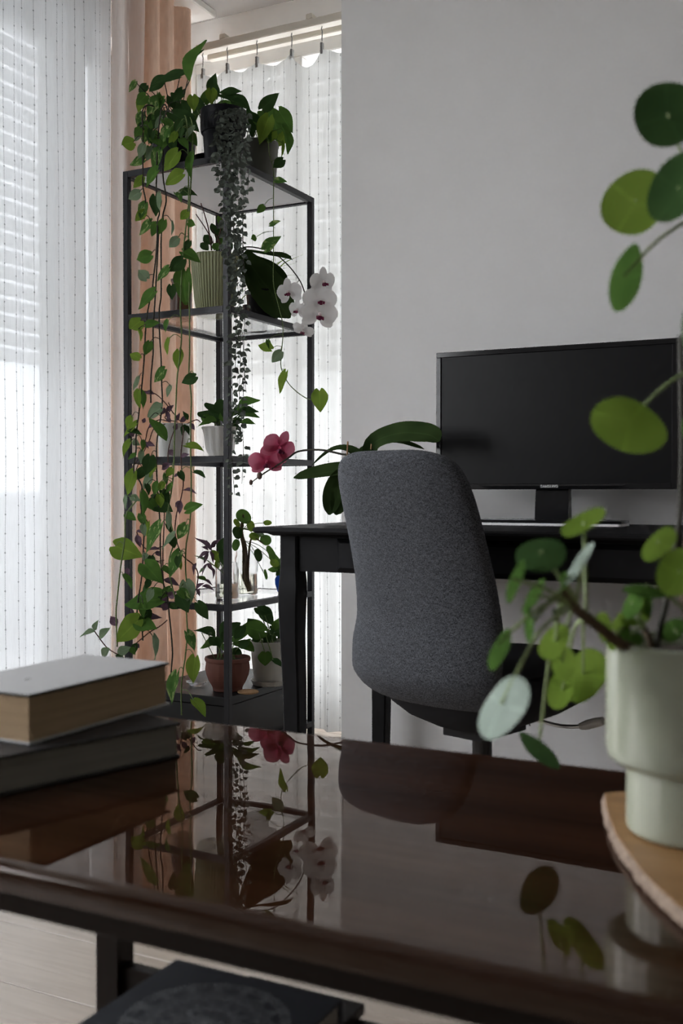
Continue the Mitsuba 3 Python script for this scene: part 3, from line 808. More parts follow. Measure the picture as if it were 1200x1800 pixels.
UNITS, MESHES = {}, {}
for kind, pars in (('heart', [(0.18, 0.10), (0.30, 0.18), (0.10, 0.04), (0.24, 0.26)]), ('oval', [(0.15, 0.10), (0.25, 0.2)]), ('lance', [(0.25, 0.12), (0.4, 0.25)]),
                   ('strap', [(0.22, 0.10), (0.3, 0.3), (0.15, 0.02)]), ('petal', [(0.05, 0.06), (-0.05, 0.12)])):
    UNITS[kind] = []
    for s_, (a, b) in enumerate(pars):
        m, uv = leaf_unit(kind, a, b, s_)
        UNITS[kind].append(ply(m, None, True, uv=uv))
        MESHES[(kind, s_)] = (m, uv)
UNITS['disc'] = []
for s_, cup in enumerate((0.10, -0.08, 0.22)):
    m, uv = disc_unit(cup, s_)
    UNITS['disc'].append(ply(m, None, True, uv=uv))


def place(key, unit, M, bsdf): return add(key, {**unit, 'to_world': T(M.tolist())}, bsdf)


def leaf(key, base, tip, width, bsdf, kind='heart', var=None, flip=None, roll=None, thick=0.8):
    """A leaf from base to tip; width is its apparent width, the rest of its breadth turns away from the eye."""
    base, tip = A(base, float), A(tip, float)
    ex = tip - base
    L = np.linalg.norm(ex)
    ex = ex / L
    W = max(width, L * thick * 0.80)
    th = math.acos(min(1.0, width / W)) if roll is None else roll
    view = cam - base
    view /= np.linalg.norm(view)
    n0 = view - ex * (view @ ex)
    n0 /= np.linalg.norm(n0)
    c0 = np.cross(n0, ex)
    cands = [n0 * math.cos(th) + c0 * math.sin(th) * s for s in (1, -1)]
    ez = max(cands, key=lambda q: q[2]) if flip is None else cands[flip]
    ey = np.cross(ez, ex)
    u = UNITS[kind][rng.randrange(len(UNITS[kind])) if var is None else var]
    return place(key, u, frame(base, ex * L, ey * W, ez * L * 0.8), bsdf)


def pxleaf(key, xb, yb, xt, yt, w, tone, v, kind='heart', dv=None, **kw):
    """A leaf between two pixels at room depth v; its tip leans a little towards or away from the room."""
    b = PV(xb, yb, v)
    dv = rng.uniform(-0.22, 0.22) * math.hypot(xt - xb, yt - yb) / 600 if dv is None else dv
    t_ = PV(xt, yt, v + dv)
    s = np.linalg.norm(b - cam) / F_PX
    leaf(key, b, t_, w * s, LEAF[tone] if tone in LEAF else tone, kind, **kw)
    return b


def disc(key, x, y, a, b, ang, Y, tone, sgn=1, var=None):
    """A round leaf seen as an ellipse: half axes a, b in pixels, a at ang degrees (image, clockwise from right), sgn tips the near edge up or down."""
    c = P(x, y, Y)
    R = a * Y / F_PX
    th = math.acos(min(1.0, b / a)) * sgn
    co, si = math.cos(math.radians(ang)), math.sin(math.radians(ang))
    ex = rgt * co - upv * si
    d = -ray(x, y); d /= np.linalg.norm(d)
    ex = ex - d * (ex @ d); ex /= np.linalg.norm(ex)
    ey0 = np.cross(d, ex)
    ez = d * math.cos(th) + ey0 * math.sin(th)
    ey = np.cross(ez, ex)
    place(key, UNITS['disc'][rng.randrange(3) if var is None else var], frame(c, ex * R, ey * R, ez * R), LEAF[tone])
    return c


def pot(key, profile, c, bsdf, soil=True, n=56, ripple=None, part='pot', wall=0.004, smooth=35):
    """Outer profile [(r, z)...] bottom to rim, closed inside; c = centre of the base."""
    pr = [tuple(q) for q in profile]
    top_r, top_z = pr[-1]
    inner = [(top_r - wall, top_z), (pr[0][0] - wall + 0.004 if len(pr) < 3 else max(pr[0][0] - wall, 0.01), 0.012)]
    k = add(f'{key}__{part}', lathe(pr + inner, n, c, ripple), bsdf, smooth)
    if soil:
        zs_ = top_z - 0.012
        rs = np.interp(zs_, [q[1] for q in pr], [q[0] for q in pr]) - wall - 0.0012
        add(f'{key}__soil', lathe([(rs * 0.97, zs_ - 0.01), (rs, zs_ - 0.002), (rs * 0.8, zs_ + 0.002), (0.0, zs_ + 0.004)], 32, c), 'soil', 40)
    return k


def px_path(pts, v, jit=0.0):
    return [PV(x, y, v + (rng.uniform(-jit, jit) if jit else 0)) for x, y in pts]


def nearest(path, p):
    path = A(path)
    return path[np.argmin(np.linalg.norm(path - p, axis=1))]


Z0, Z1, Z2, Z3, Z4 = TOPS
g4 = 0.0004
def on(x, v, z): return A([PV(x, 500, v)[0], v, z + g4])

# ---- golden pothos trailing from the top board
PO = name('trailing_pothos')
tag(PO, 'large trailing pothos on the shelf top, vines hanging down its left side', 'plant')
cp = on(306, 2.72, Z0)
pot(PO, [(0.052, 0), (0.056, 0.004), (0.068, 0.13), (0.070, 0.132), (0.070, 0.14)], cp, 'black_ceramic')
vines = {
    'A': [(252, 190), (251, 240), (251, 297), (251, 327), (256, 355), (253, 385)],
    'B': [(284, 190), (277, 250), (275, 313), (275, 340), (280, 373), (277, 387), (276, 420), (273, 460), (269, 493), (267, 512), (260, 544), (257, 567), (255, 593), (253, 633), (249, 680), (244, 727), (239, 767), (239, 793), (235, 827), (247, 849), (250, 864), (247, 887), (253, 920), (252, 960), (249, 1013), (243, 1053), (241, 1081), (249, 1103), (251, 1126)],
    'C': [(290, 205), (286, 300), (292, 350), (286, 380), (283, 424), (283, 473), (283, 520), (280, 544), (280, 580), (283, 631), (284, 673), (285, 707), (281, 743), (276, 773), (275, 800), (276, 847), (281, 920), (282, 973), (286, 1020), (294, 1047), (297, 1077), (301, 1117), (303, 1150), (301, 1183), (309, 1188)],
    'D': [(279, 400), (276, 460), (272, 533), (269, 580), (269, 620), (265, 667), (265, 708)],
    'E': [(328, 215), (331, 300), (331, 360), (325, 413), (320, 467), (317, 540), (319, 587), (316, 627), (311, 667), (309, 713), (307, 753), (305, 827), (301, 864), (296, 900), (306, 948), (297, 985), (300, 1020), (312, 1066)],
    'F': [(338, 220), (335, 330), (331, 410), (333, 470), (332, 523), (333, 553), (333, 620), (332, 657), (336, 700), (335, 740), (335, 793), (336, 853), (335, 900), (332, 930), (327, 960), (326, 1000), (329, 1040), (327, 1063), (329, 1110), (326, 1150), (319, 1203), (319, 1257)],
    'G': [(240, 880), (222, 905), (219, 950), (212, 997), (206, 1053), (204, 1080), (206, 1137)]}
vpaths = {}
for q, pts in vines.items():
    vv = {'A': 2.475, 'B': 2.487, 'C': 2.500, 'D': 2.510, 'E': 2.492, 'F': 2.503, 'G': 2.478}[q]
    path = px_path(pts, vv)
    rise = [cp + A([0.01 * ord(q) % 0.03 - 0.015, -0.01, 0.13]), (cp + A([0, 0, 0.16])) * 0.45 + path[0] * 0.55 + A([0, 0, 0.03])] if q in 'ABCEF' else []
    vpaths[q] = spline(rise + path, 6)
vstem = {q: [tube(pth, 0.0021, 6, 1, smooth_path=False)] for q, pth in vpaths.items()}
allv = np.vstack(list(vpaths.values())); allq = sum(([q] * len(p_) for q, p_ in vpaths.items()), [])
LV = [
    (316, 135, 262, 144, 16, 'd'), (333, 142, 349, 66, 17, 'g', 'lance'), (338, 112, 353, 84, 7, 'd', 'lance'), (288, 140, 258, 160, 20, 'd'), (257, 150, 243, 163, 14, 'd'), (238, 144, 226, 162, 10, 'v'),
    (256, 168, 240, 185, 20, 'g'), (278, 174, 256, 200, 18, 'v'), (278, 165, 283, 191, 11, 'g'), (320, 158, 304, 180, 16, 'd'), (305, 200, 350, 228, 28, 'd'), (303, 202, 289, 228, 12, 'p'), (283, 206, 272, 229, 9, 'p'),
    (341, 226, 320, 250, 10, 'p'), (296, 227, 280, 251, 15, 'v'), (288, 243, 285, 264, 16, 'g'), (275, 231, 268, 252, 14, 'g'), (234, 250, 211, 256, 24, 'y'), (250, 200, 243, 228, 15, 'v'), (251, 214, 246, 238, 12, 'v'), (246, 226, 236, 241, 14, 'g'),
    (243, 236, 238, 249, 10, 'p'), (312, 268, 286, 301, 24, 'y'), (253, 281, 226, 289, 15, 'v'), (338, 272, 331, 314, 15, 'g'), (281, 264, 266, 299, 15, 'v'), (268, 260, 257, 283, 15, 'p'), (277, 300, 251, 329, 18, 'g'), (250, 312, 234, 331, 15, 'y'),
    (320, 306, 287, 322, 20, 'y'), (245, 338, 224, 351, 18, 'p'), (273, 346, 274, 379, 21, 'd'), (280, 340, 280, 371, 8, 'p'), (255, 358, 244, 384, 15, 'v'), (254, 372, 236, 389, 15, 'y'), (266, 390, 243, 413, 15, 'v'), (288, 388, 278, 413, 16, 'g'),
    (275, 393, 266, 416, 15, 'g'), (265, 448, 237, 457, 23, 'g'), (258, 490, 242, 473, 20, 'p'), (296, 471, 275, 494, 13, 'v'), (312, 419, 296, 436, 17, 'p'), (302, 390, 303, 414, 5, 'p'), (317, 338, 343, 339, 16, 'd'), (309, 340, 320, 353, 8, 'v'),
    (329, 372, 316, 387, 15, 'y'), (331, 391, 343, 396, 14, 'g'), (322, 443, 352, 458, 19, 'g'), (321, 456, 296, 479, 24, 'd'), (333, 424, 324, 441, 12, 'd'), (326, 478, 319, 537, 28, 'g'), (301, 503, 302, 527, 17, 'd'), (271, 513, 240, 543, 18, 'g'),
    (247, 564, 225, 581, 26, 'y'), (257, 571, 280, 566, 15, 'g'), (295, 564, 288, 585, 9, 'v'), (243, 579, 250, 599, 6, 'y'), (263, 602, 254, 626, 17, 'g'), (245, 630, 226, 621, 15, 'y'), (296, 596, 292, 624, 8, 'y'), (315, 618, 311, 649, 19, 'y'),
    (289, 650, 270, 672, 18, 'v'), (343, 662, 318, 674, 20, 'd'), (244, 665, 233, 686, 8, 'p'), (300, 679, 292, 698, 9, 'p'), (244, 687, 241, 716, 10, 'y'), (247, 689, 254, 717, 16, 'g'), (283, 718, 254, 731, 21, 'p'), (263, 735, 294, 772, 18, 'g', 'oval'),
    (231, 734, 220, 754, 14, 'y'), (240, 744, 216, 767, 9, 'y'), (228, 757, 250, 763, 9, 'd'), (229, 777, 212, 804, 13, 'y'), (238, 799, 223, 807, 8, 'g'), (250, 775, 252, 793, 9, 'g'), (250, 794, 246, 816, 11, 'p'), (264, 803, 257, 835, 25, 'd'),
    (274, 821, 258, 837, 9, 'y'), (328, 783, 356, 787, 15, 'y'), (235, 831, 221, 871, 21, 'y'), (265, 836, 251, 861, 15, 'p'), (290, 833, 291, 853, 10, 'v'), (288, 849, 276, 863, 12, 'y'), (341, 830, 361, 836, 7, 'd'), (328, 897, 353, 885, 18, 'g'),
    (231, 873, 246, 880, 13, 'p'), (222, 873, 219, 896, 7, 'p'), (248, 867, 256, 907, 14, 'g'), (268, 878, 303, 899, 32, 'd'), (222, 904, 239, 914, 15, 'g'), (278, 850, 267, 871, 15, 'g'), (260, 918, 255, 943, 13, 'y'), (281, 923, 253, 971, 20, 'v'),
    (295, 903, 297, 933, 12, 'p'), (326, 923, 310, 949, 20, 'v'), (305, 942, 281, 964, 11, 'p'), (302, 945, 307, 964, 16, 'd'), (203, 960, 247, 978, 40, 'y'), (315, 972, 296, 1016, 20, 'v'), (255, 992, 282, 1022, 36, 'g'), (255, 974, 257, 991, 12, 'p'),
    (218, 1012, 234, 1033, 10, 'g'), (327, 1024, 335, 1062, 28, 'p'), (316, 1047, 331, 1077, 26, 'd'), (282, 1054, 215, 1059, 38, 'g'), (243, 1090, 203, 1129, 38, 'y'), (242, 1094, 275, 1105, 28, 'g'), (269, 1119, 278, 1158, 15, 'p'),
    (311, 1186, 296, 1238, 21, 'v'), (329, 1112, 345, 1144, 20, 'v'), (343, 1157, 336, 1203, 26, 'y'), (341, 1232, 363, 1256, 17, 'y'), (348, 1061, 366, 1089, 21, 'd'),
    (300, 170, 318, 196, 22, 'd'), (270, 205, 262, 232, 20, 'd'), (262, 215, 258, 245, 16, 'g'), (300, 240, 306, 268, 18, 'd'), (318, 182, 334, 205, 22, 'd'), (285, 195, 272, 215, 18, 'd'), (262, 880, 276, 898, 20, 'g'), (285, 862, 299, 884, 16, 'd'), (262, 1000, 258, 1022, 18, 'g'),
    (320, 1040, 316, 1068, 16, 'g'), (262, 1020, 256, 1036, 12, 'd')]
for i in range(46):
    # more of the small leaves that crowd the vines half way down and under the rim of the pot
    x, y = (rng.uniform(240, 318), rng.uniform(800, 1085)) if i < 24 else (rng.uniform(240, 345), rng.uniform(168, 262))
    a_, l_ = rng.uniform(0.6, 2.5), rng.uniform(17, 27)
    LV.append((x, y, x + l_ * math.cos(a_), y + l_ * math.sin(a_), l_ * rng.uniform(0.45, 0.8), rng.choice('ggdddpvy')))
for q in LV:
    kind = q[6] if len(q) > 6 else 'heart'
    dep = 2.487 + rng.uniform(-0.035, 0.02)
    if q[1] < 210: dep += rng.uniform(0.02, 0.14)
    b = pxleaf(f'{PO}__leaf', *q[:6], dep, kind)
    d = np.linalg.norm(allv - b - A([0, 0, 0.012]), axis=1)
    ix = int(np.argmin(d))
    if q[1] < 190 and d[ix] > 0.05:
        r0 = cp + A([rng.uniform(-0.03, 0.03), rng.uniform(-0.03, 0.03), 0.13])
        vstem['A'].append(tube([r0, (r0 + b) / 2 + A([0, 0, 0.03]), b], 0.0014, 5, 5))
    else:
        a = allv[ix]
        vstem[allq[ix]].append(tube([a, (a + b) / 2 + A([0, 0, min(0.012, d[ix] * 0.3)]), b], 0.0011, 5, 4))
for q, ms in vstem.items():
    add(f'{PO}__stem', cat(*ms), 'stem_green' if q in 'EFG' else 'stem_dark', True)

# ---- string of hearts in the black embossed pot
SH = name('string_of_hearts')
tag(SH, 'string of hearts in a black embossed pot, trailing down the front shelf post', 'plant')
cs = on(393, 2.655, Z0)
def emboss(a, z, r): return r + (0.0016 * (0.5 + 0.5 * math.cos(a * 22)) if 0.105 < z < 0.15 and r > 0.05 else 0.0)
pot(SH, [(0.050, 0), (0.054, 0.004), (0.060, 0.095), (0.0615, 0.100), (0.065, 0.102), (0.0655, 0.108), (0.066, 0.125), (0.066, 0.148), (0.0665, 0.150), (0.068, 0.153), (0.068, 0.168)], cs, 'black_ceramic', ripple=emboss, n=132)
strands = []
for q in range(9):
    x0 = 381 + q * 6.2
    yend = [340, 455, 870, 650, 770, 850, 690, 480, 340][q]
    xe = [389, 396, 410, 413, 420, 427, 430, 428, 434][q]
    pts = [cs + A([rng.uniform(-0.03, 0.03), -0.03, 0.155]), PV(x0 + 2, 196, 2.60), PV(x0, 235, 2.575)]
    n = max(3, int((yend - 235) / 60))
    for i in range(1, n + 1):
        f_ = i / n
        pts.append(PV(x0 + (xe - x0) * min(1, f_ * 1.6) + rng.uniform(-2.5, 2.5), 235 + (yend - 235) * f_, (2.575 if f_ < 0.2 and n < 3 else 2.516) + rng.uniform(-0.006, 0.006)))
    strands.append(spline(pts, 8))
add(f'{SH}__stem', cat(*[tube(s, 0.0007, 5, 1, smooth_path=False) for s in strands]), 'stem_dark', True)
pending = []
for s in strands:
    lens = np.append(0, np.cumsum(np.linalg.norm(np.diff(s, axis=0), axis=1)))
    L = lens[-1]
    l = 0.05
    while l < L:
        p_ = A([np.interp(l, lens, s[:, k]) for k in range(3)])
        for side in (1, -1):
            ang = rng.uniform(0, 6.28)
            dirn = A([math.cos(ang), math.sin(ang) * 0.8 - 0.35, -rng.uniform(0.2, 1.0)])
            dirn /= np.linalg.norm(dirn)
            sz = rng.uniform(0.012, 0.019) * (1.0 if p_[2] > 1.35 else 0.85)
            off_ = A([math.cos(ang), -abs(math.sin(ang)) * 0.5, 0]) * rng.uniform(0.003, 0.016)
            pending.append((sz, p_ + off_, p_ + off_ + dirn * sz, sz * rng.uniform(0.6, 1.05)))
        l += 0.0195 * rng.uniform(0.8, 1.25)
pending.sort(key=lambda q: -q[0])
for sz, b_, t_, w_ in pending[:290]:
    leaf(f'{SH}__leaf', b_, t_, w_, LEAF['k'], 'heart')
rest, ruv = [], []
for sz, b_, t_, w_ in pending[290:]:
    m_, uv_ = MESHES[('heart', rng.randrange(4))]
    ex = (t_ - b_) / sz
    vw = cam - b_; vw /= np.linalg.norm(vw)
    ez = vw + A([rng.uniform(-0.6, 0.6), rng.uniform(-0.3, 0.3), rng.uniform(0, 0.8)]); ez -= ex * (ez @ ex); ez /= np.linalg.norm(ez)
    c_ = m_.copy(); c_.apply_transform(frame(b_, ex * sz, np.cross(ez, ex) * w_, ez * sz))
    rest.append(c_); ruv.append(uv_)
if rest:
    tag(add(f'{SH}__small_foliage', cat(*rest), LEAF['k'], True, uv=np.vstack(ruv)), 'smallest leaves of the trailing threads', kind='stuff')

# ---- heart-leaf plant behind it
PH = name('heartleaf_plant')
tag(PH, 'dark heart-leaved plant rising behind the black embossed pot on the shelf top', 'plant')
ch = on(372, 2.85, Z0)
pot(PH, [(0.045, 0), (0.048, 0.003), (0.058, 0.10), (0.060, 0.11)], ch, 'black_ceramic')
st = []
for q in [(372, 160, 377, 127, 17, 'd'), (379, 172, 380, 144, 14, 'd'), (360, 180, 366, 155, 18, 'g'), (371, 158, 372, 183, 20, 'y'), (390, 165, 424, 158, 12, 'd'), (394, 168, 441, 189, 17, 'd'), (380, 190, 416, 181, 17, 'g'), (419, 194, 434, 198, 12, 'g'),
          (340, 178, 362, 191, 20, 'd'), (398, 186, 384, 204, 18, 'd'), (350, 186, 340, 206, 16, 'd'), (410, 178, 432, 186, 14, 'd')]:
    b = pxleaf(f'{PH}__leaf', *q, 2.80 + rng.uniform(-0.06, 0.05))
    r0 = ch + A([rng.uniform(-0.02, 0.02), rng.uniform(-0.02, 0.02), 0.10])
    st.append(tube([r0, (r0 + b) / 2 + A([0, 0, 0.02]), b], 0.0014, 5, 5))
add(f'{PH}__stem', cat(*st), 'stem_green', True)

# ---- pothos in the olive pot with one long vine
PV2 = name('potted_pothos')
tag(PV2, 'pothos in an olive grey pot on the shelf top with one long vine', 'plant')
co = on(455, 2.86, Z0)
pot(PV2, [(0.050, 0), (0.053, 0.004), (0.061, 0.12), (0.063, 0.123), (0.063, 0.133)], co, 'olive_ceramic')
st = []
for q in [(461, 191, 490, 163, 23, 'd'), (490, 195, 514, 233, 28, 'g'), (497, 225, 512, 267, 11, 'g'), (495, 250, 498, 279, 8, 'y'), (440, 203, 453, 230, 24, 'd'), (472, 207, 455, 252, 28, 'y'), (482, 210, 492, 254, 28, 'g'), (468, 192, 482, 216, 24, 'g'), (452, 202, 466, 226, 24, 'g'),
          (480, 230, 470, 252, 20, 'y'), (500, 236, 490, 258, 18, 'y'), (433, 196, 446, 208, 12, 'd'), (446, 210, 440, 240, 16, 'd'), (462, 225, 476, 250, 20, 'g')]:
    b = pxleaf(f'{PV2}__leaf', *q, 2.85 + rng.uniform(-0.06, 0.05))
    r0 = co + A([rng.uniform(-0.035, 0.03), rng.uniform(-0.035, 0.03), 0.122])
    st.append(tube([r0, (r0 + b) / 2 + A([0, 0, 0.015]), b], 0.0013, 5, 5))
vine = [co + A([0.02, -0.02, 0.125]), PV(470, 243, 2.80)] + px_path([(473, 270), (477, 300), (478, 339), (474, 398), (471, 420), (469, 455), (478, 500), (490, 540), (496, 566), (497, 593), (494, 625), (495, 650), (511, 679), (543, 702), (558, 690)], 2.77)
# it hangs outside the shelf, past the right-hand bars
vine = vine[:2] + [p_ + A([max(0.0, SU + 0.012 - p_[0]), 0, 0]) if p_[2] < 1.83 else p_ for p_ in vine[2:]]
vs = spline(vine, 6)
st.append(tube(vs, 0.0014, 6, 1, smooth_path=False))
for q in [(561, 688, 563, 725, 30, 'y'), (502, 655, 489, 692, 14, 'y'), (476, 614, 452, 604, 18, 'y'), (470, 598, 474, 615, 9, 'g'), (493, 619, 477, 638, 19, 'p'), (463, 362, 451, 375, 13, 'g'), (475, 395, 493, 388, 9, 'v'), (449, 417, 441, 420, 12, 'g'), (466, 438, 491, 414, 19, 'v'), (484, 317, 503, 318, 12, 'v'), (497, 281, 479, 296, 18, 'd')]:
    b = pxleaf(f'{PV2}__leaf', *q, 2.76, dv=0.0)
    a = nearest(vs, b + A([0, 0, 0.015]))
    st.append(tube([a, (a + b) / 2 + A([0, 0, 0.006]), b], 0.0009, 5, 4))
add(f'{PV2}__stem', cat(*st), 'stem_green', True)

# ---- second level: sage pot, amber jar, white orchid, spider plant
SG = name('sage_pot_plant')
tag(SG, 'small leafy plant in a ribbed sage green pot on the upper glass shelf', 'plant')
cg = on(377, 2.685, Z1)
def ribs(a, z, r): return r + (0.0011 * math.cos(a * 46) if r > 0.045 else 0)
pot(SG, [(0.050, 0), (0.053, 0.004), (0.060, 0.05), (0.067, 0.12), (0.070, 0.165), (0.071, 0.176), (0.0695, 0.180)], cg, 'sage_ceramic', n=276, ripple=ribs)
st = []
for x0, y0, x1, y1 in ((372, 440, 353, 357), (380, 440, 344, 376), (390, 440, 372, 402), (376, 440, 392, 372)):
    st.append(tube([PV(x0, y0, 2.68), PV((x0 + x1) / 2 + 3, (y0 + y1) / 2, 2.665), PV(x1, y1, 2.66)], [0.0022, 0.0014], 6, 6))
add(f'{SG}__stem', cat(*st), 'stem_red', True)
for q in [(372, 430, 358, 412, 16, 'd'), (380, 420, 390, 402, 16, 'd'), (386, 432, 398, 414, 15, 'g'), (366, 440, 352, 425, 14, 'd'), (378, 412, 372, 392, 12, 'd'), (392, 405, 384, 378, 12, 'g'), (396, 440, 408, 428, 14, 'd'), (384, 440, 374, 426, 14, 'g')]:
    pxleaf(f'{SG}__leaf', *q, 2.675 + rng.uniform(-0.02, 0.02), 'oval')
BJ = name('jar')
tag(BJ, 'small brown glazed jar behind the pothos leaves on the upper glass shelf', 'jar')
add(f'{BJ}__body', lathe([(0.030, 0), (0.033, 0.003), (0.034, 0.08), (0.030, 0.10), (0.028, 0.112), (0.030, 0.118), (0.026, 0.118), (0.026, 0.10), (0.030, 0.01)], 36, on(318, 2.70, Z1)), 'brown_glaze', 40)
add(f'{BJ}__lid', lathe([(0.0255, 0.1185), (0.031, 0.1185), (0.031, 0.124), (0.012, 0.128), (0.008, 0.136), (0.0, 0.138)], 30, on(318, 2.70, Z1)), 'brown_glaze', 40)


def tf_flower(key, center, facing, up, size, petal, lip, lip2):
    """A moth-orchid flower: three sepals, two broad petals and a small lip."""
    f = facing / np.linalg.norm(facing)
    u = up - f * (up @ f); u /= np.linalg.norm(u)
    s = np.cross(u, f)
    R = size / 2
    lipm = cat(hull([center + f * (0.10 * R) + s * a * R + u * b * R + f * c * R for a in (-0.08, 0.08) for b in (-0.22, 0.02) for c in (0.05, 0.20)]),
               hull([center + f * (0.12 * R) + s * a * R + u * b * R + f * c * R for a in (0.10, 0.19) for b in (-0.16, -0.02) for c in (0.10, 0.30)]),
               hull([center + f * (0.12 * R) + s * a * R + u * b * R + f * c * R for a in (-0.19, -0.10) for b in (-0.16, -0.02) for c in (0.10, 0.30)]))
    k = add(key, lipm, lip)
    add(k + '__column', hull([center + f * c * R + s * a * R + u * b * R for a in (-0.06, 0.06) for b in (0.0, 0.13) for c in (0.02, 0.28)]), lip2)
    for i, (ang, L, W, h) in enumerate(((90, 1.0, 0.62, 0.0), (215, 0.98, 0.60, 0.0), (325, 0.98, 0.60, 0.0), (170, 1.0, 1.05, 0.05), (10, 1.0, 1.05, 0.05))):
        d = s * math.cos(math.radians(ang)) + u * math.sin(math.radians(ang))
        ez = f + d * 0.05
        ez = ez - d * (ez @ d); ez /= np.linalg.norm(ez)
        ey = np.cross(ez, d)
        place(k + '__petal', UNITS['petal'][i % 2], frame(center + f * h * R * 0.5, d * L * R, ey * W * R, ez * R), petal)
    return k


WO = name('white_orchid')
tag(WO, 'white moth orchid with dark broad leaves on the upper glass shelf', 'plant')
cw = on(462, 2.85, Z1)
pot(WO, [(0.042, 0), (0.045, 0.003), (0.052, 0.085), (0.053, 0.095)], cw, 'black_ceramic')
for i, (xb, yb, xt, yt, w, tone, va) in enumerate([(426, 446, 507, 556, 62, 'o', 0), (428, 452, 470, 548, 24, 'o', 2), (434, 442, 514, 455, 8, 'o', 2), (458, 530, 490, 557, 22, 'g', 0), (440, 455, 500, 500, 40, 'o', 1)]):
    b, t_ = PV(xb, yb, 2.80 + 0.01 * i), PV(xt, yt, 2.82 + 0.01 * i)
    leaf(f'{WO}__leaf', b, t_, w * np.linalg.norm(b - cam) / F_PX, LEAF[tone], 'strap', var=va, thick=0.5)
stemp = [cw + A([-0.01, -0.01, 0.09]), PV(436, 480, 2.82), PV(425, 437, 2.80), PV(470, 440, 2.80), PV(500, 460, 2.79), PV(526, 492, 2.78), PV(538, 522, 2.775), PV(545, 540, 2.77)]
st = [tube(stemp, 0.0018, 7, 8)]
toward = cam - PV(560, 520, 2.75); toward /= np.linalg.norm(toward)
zup = A([0, 0, 1.0])
for x, y, s, dx, dz, up_x in ((508, 514, 50, -0.45, -0.15, -0.1), (523, 545, 40, -0.75, -0.3, 0.2), (567, 496, 52, 0.75, -0.25, -0.2), (562, 528, 62, 0.25, -0.1, 0.0), (561, 553, 66, 0.2, -0.3, 0.1), (533, 580, 40, -0.4, -1.1, 0.3)):
    vv = 2.735 if x > 540 else 2.765
    c = PV(x, y, vv)
    tf_flower(f'{WO}__flower', c, toward + rgt * dx + zup * dz, zup + rgt * up_x, s * np.linalg.norm(c - cam) / F_PX, 'petal_white', 'lip_purple', 'lip_white')
    a = nearest(spline(stemp, 8), c + A([0, 0, 0.02]))
    st.append(tube([a, (a + c) / 2 + A([0, 0.01, 0.008]), c - toward * 0.004], 0.0011, 5, 4))
add(f'{WO}__stem', cat(*st), 'stem_dark', True)

SP = name('spider_plant')
tag(SP, 'small spider plant with thin arching leaves behind the white orchid', 'plant')
cq = on(450, 2.975, Z1)
pot(SP, [(0.034, 0), (0.036, 0.003), (0.043, 0.07), (0.044, 0.078)], cq, 'black_ceramic')
for x, y in ((533, 447), (517, 447), (537, 484), (541, 495), (520, 462), (405, 530), (414, 545), (420, 520), (436, 512), (505, 470), (528, 510), (500, 455), (484, 452)):
    tip_ = PV(x, y, 2.95 + rng.uniform(-0.03, 0.05))
    r0 = cq + A([rng.uniform(-0.015, 0.015), rng.uniform(-0.015, 0.015), 0.07])
    md = (r0 + tip_) / 2 + A([0, 0, 0.045])
    ptl = spline([r0, md, tip_], 7)
    wv = np.interp(np.linspace(0, 1, len(ptl)), [0, 0.3, 1], [0.0035, 0.0045, 0.0006])
    tg = np.gradient(ptl, axis=0); sd = np.cross(tg, zup); sd /= np.linalg.norm(sd, axis=1, keepdims=True)
    vv = np.vstack([ptl - sd * wv[:, None], ptl + sd * wv[:, None]])
    n = len(ptl)
    ff = A([[i, i + 1, n + i + 1, n + i] for i in range(n - 1)])
    add(f'{SP}__leaf', (vv, ff), LEAF['y'], True, uv=np.stack([np.tile(np.linspace(0, 1, n), 2), np.repeat([-1.0, 1.0], n)], 1))

# ---- third level: purple spiderwort, fluted pot
TR = name('purple_spiderwort')
tag(TR, 'purple-leaved trailing spiderwort in a plain white pot on the middle glass shelf', 'plant')
ct = on(305, 2.68, Z2)
pot(TR, [(0.044, 0), (0.047, 0.003), (0.049, 0.10), (0.049, 0.106)], ct, 'white_ceramic')
tst = []
for pts in ([(318, 742), (310, 733), (290, 708), (272, 692), (250, 687)], [(312, 742), (290, 735), (300, 720), (296, 708)], [(300, 742), (280, 738), (262, 750), (255, 775), (246, 800), (232, 822)], [(296, 744), (272, 752), (262, 775), (250, 800), (238, 830), (232, 862)],
            [(320, 744), (322, 760), (318, 800), (320, 835), (322, 853), (317, 880), (310, 905), (308, 940), (320, 975), (340, 993), (348, 1010), (345, 1035)], [(310, 744), (296, 790), (296, 830), (290, 875), (288, 930), (286, 985), (288, 1040)], [(330, 744), (345, 738), (352, 742)],
            [(288, 960), (262, 966), (250, 958), (240, 935)], [(288, 985), (275, 986), (265, 978)], [(294, 1090), (282, 1100), (262, 1112), (240, 1130), (214, 1150), (190, 1140), (172, 1118), (165, 1108)]):
    vv = 2.515 if len(pts) < 8 else 2.52
    inside = pts[0][1] < 760 and pts[0][1] > 730
    path = [PV(x, y, (2.66 if i == 0 else 2.55 if i == 1 else vv) if inside else vv) for i, (x, y) in enumerate(pts)]
    tst.append(tube(path, 0.0016, 6, 6))
add(f'{TR}__stem', cat(*tst), 'stem_red', True)
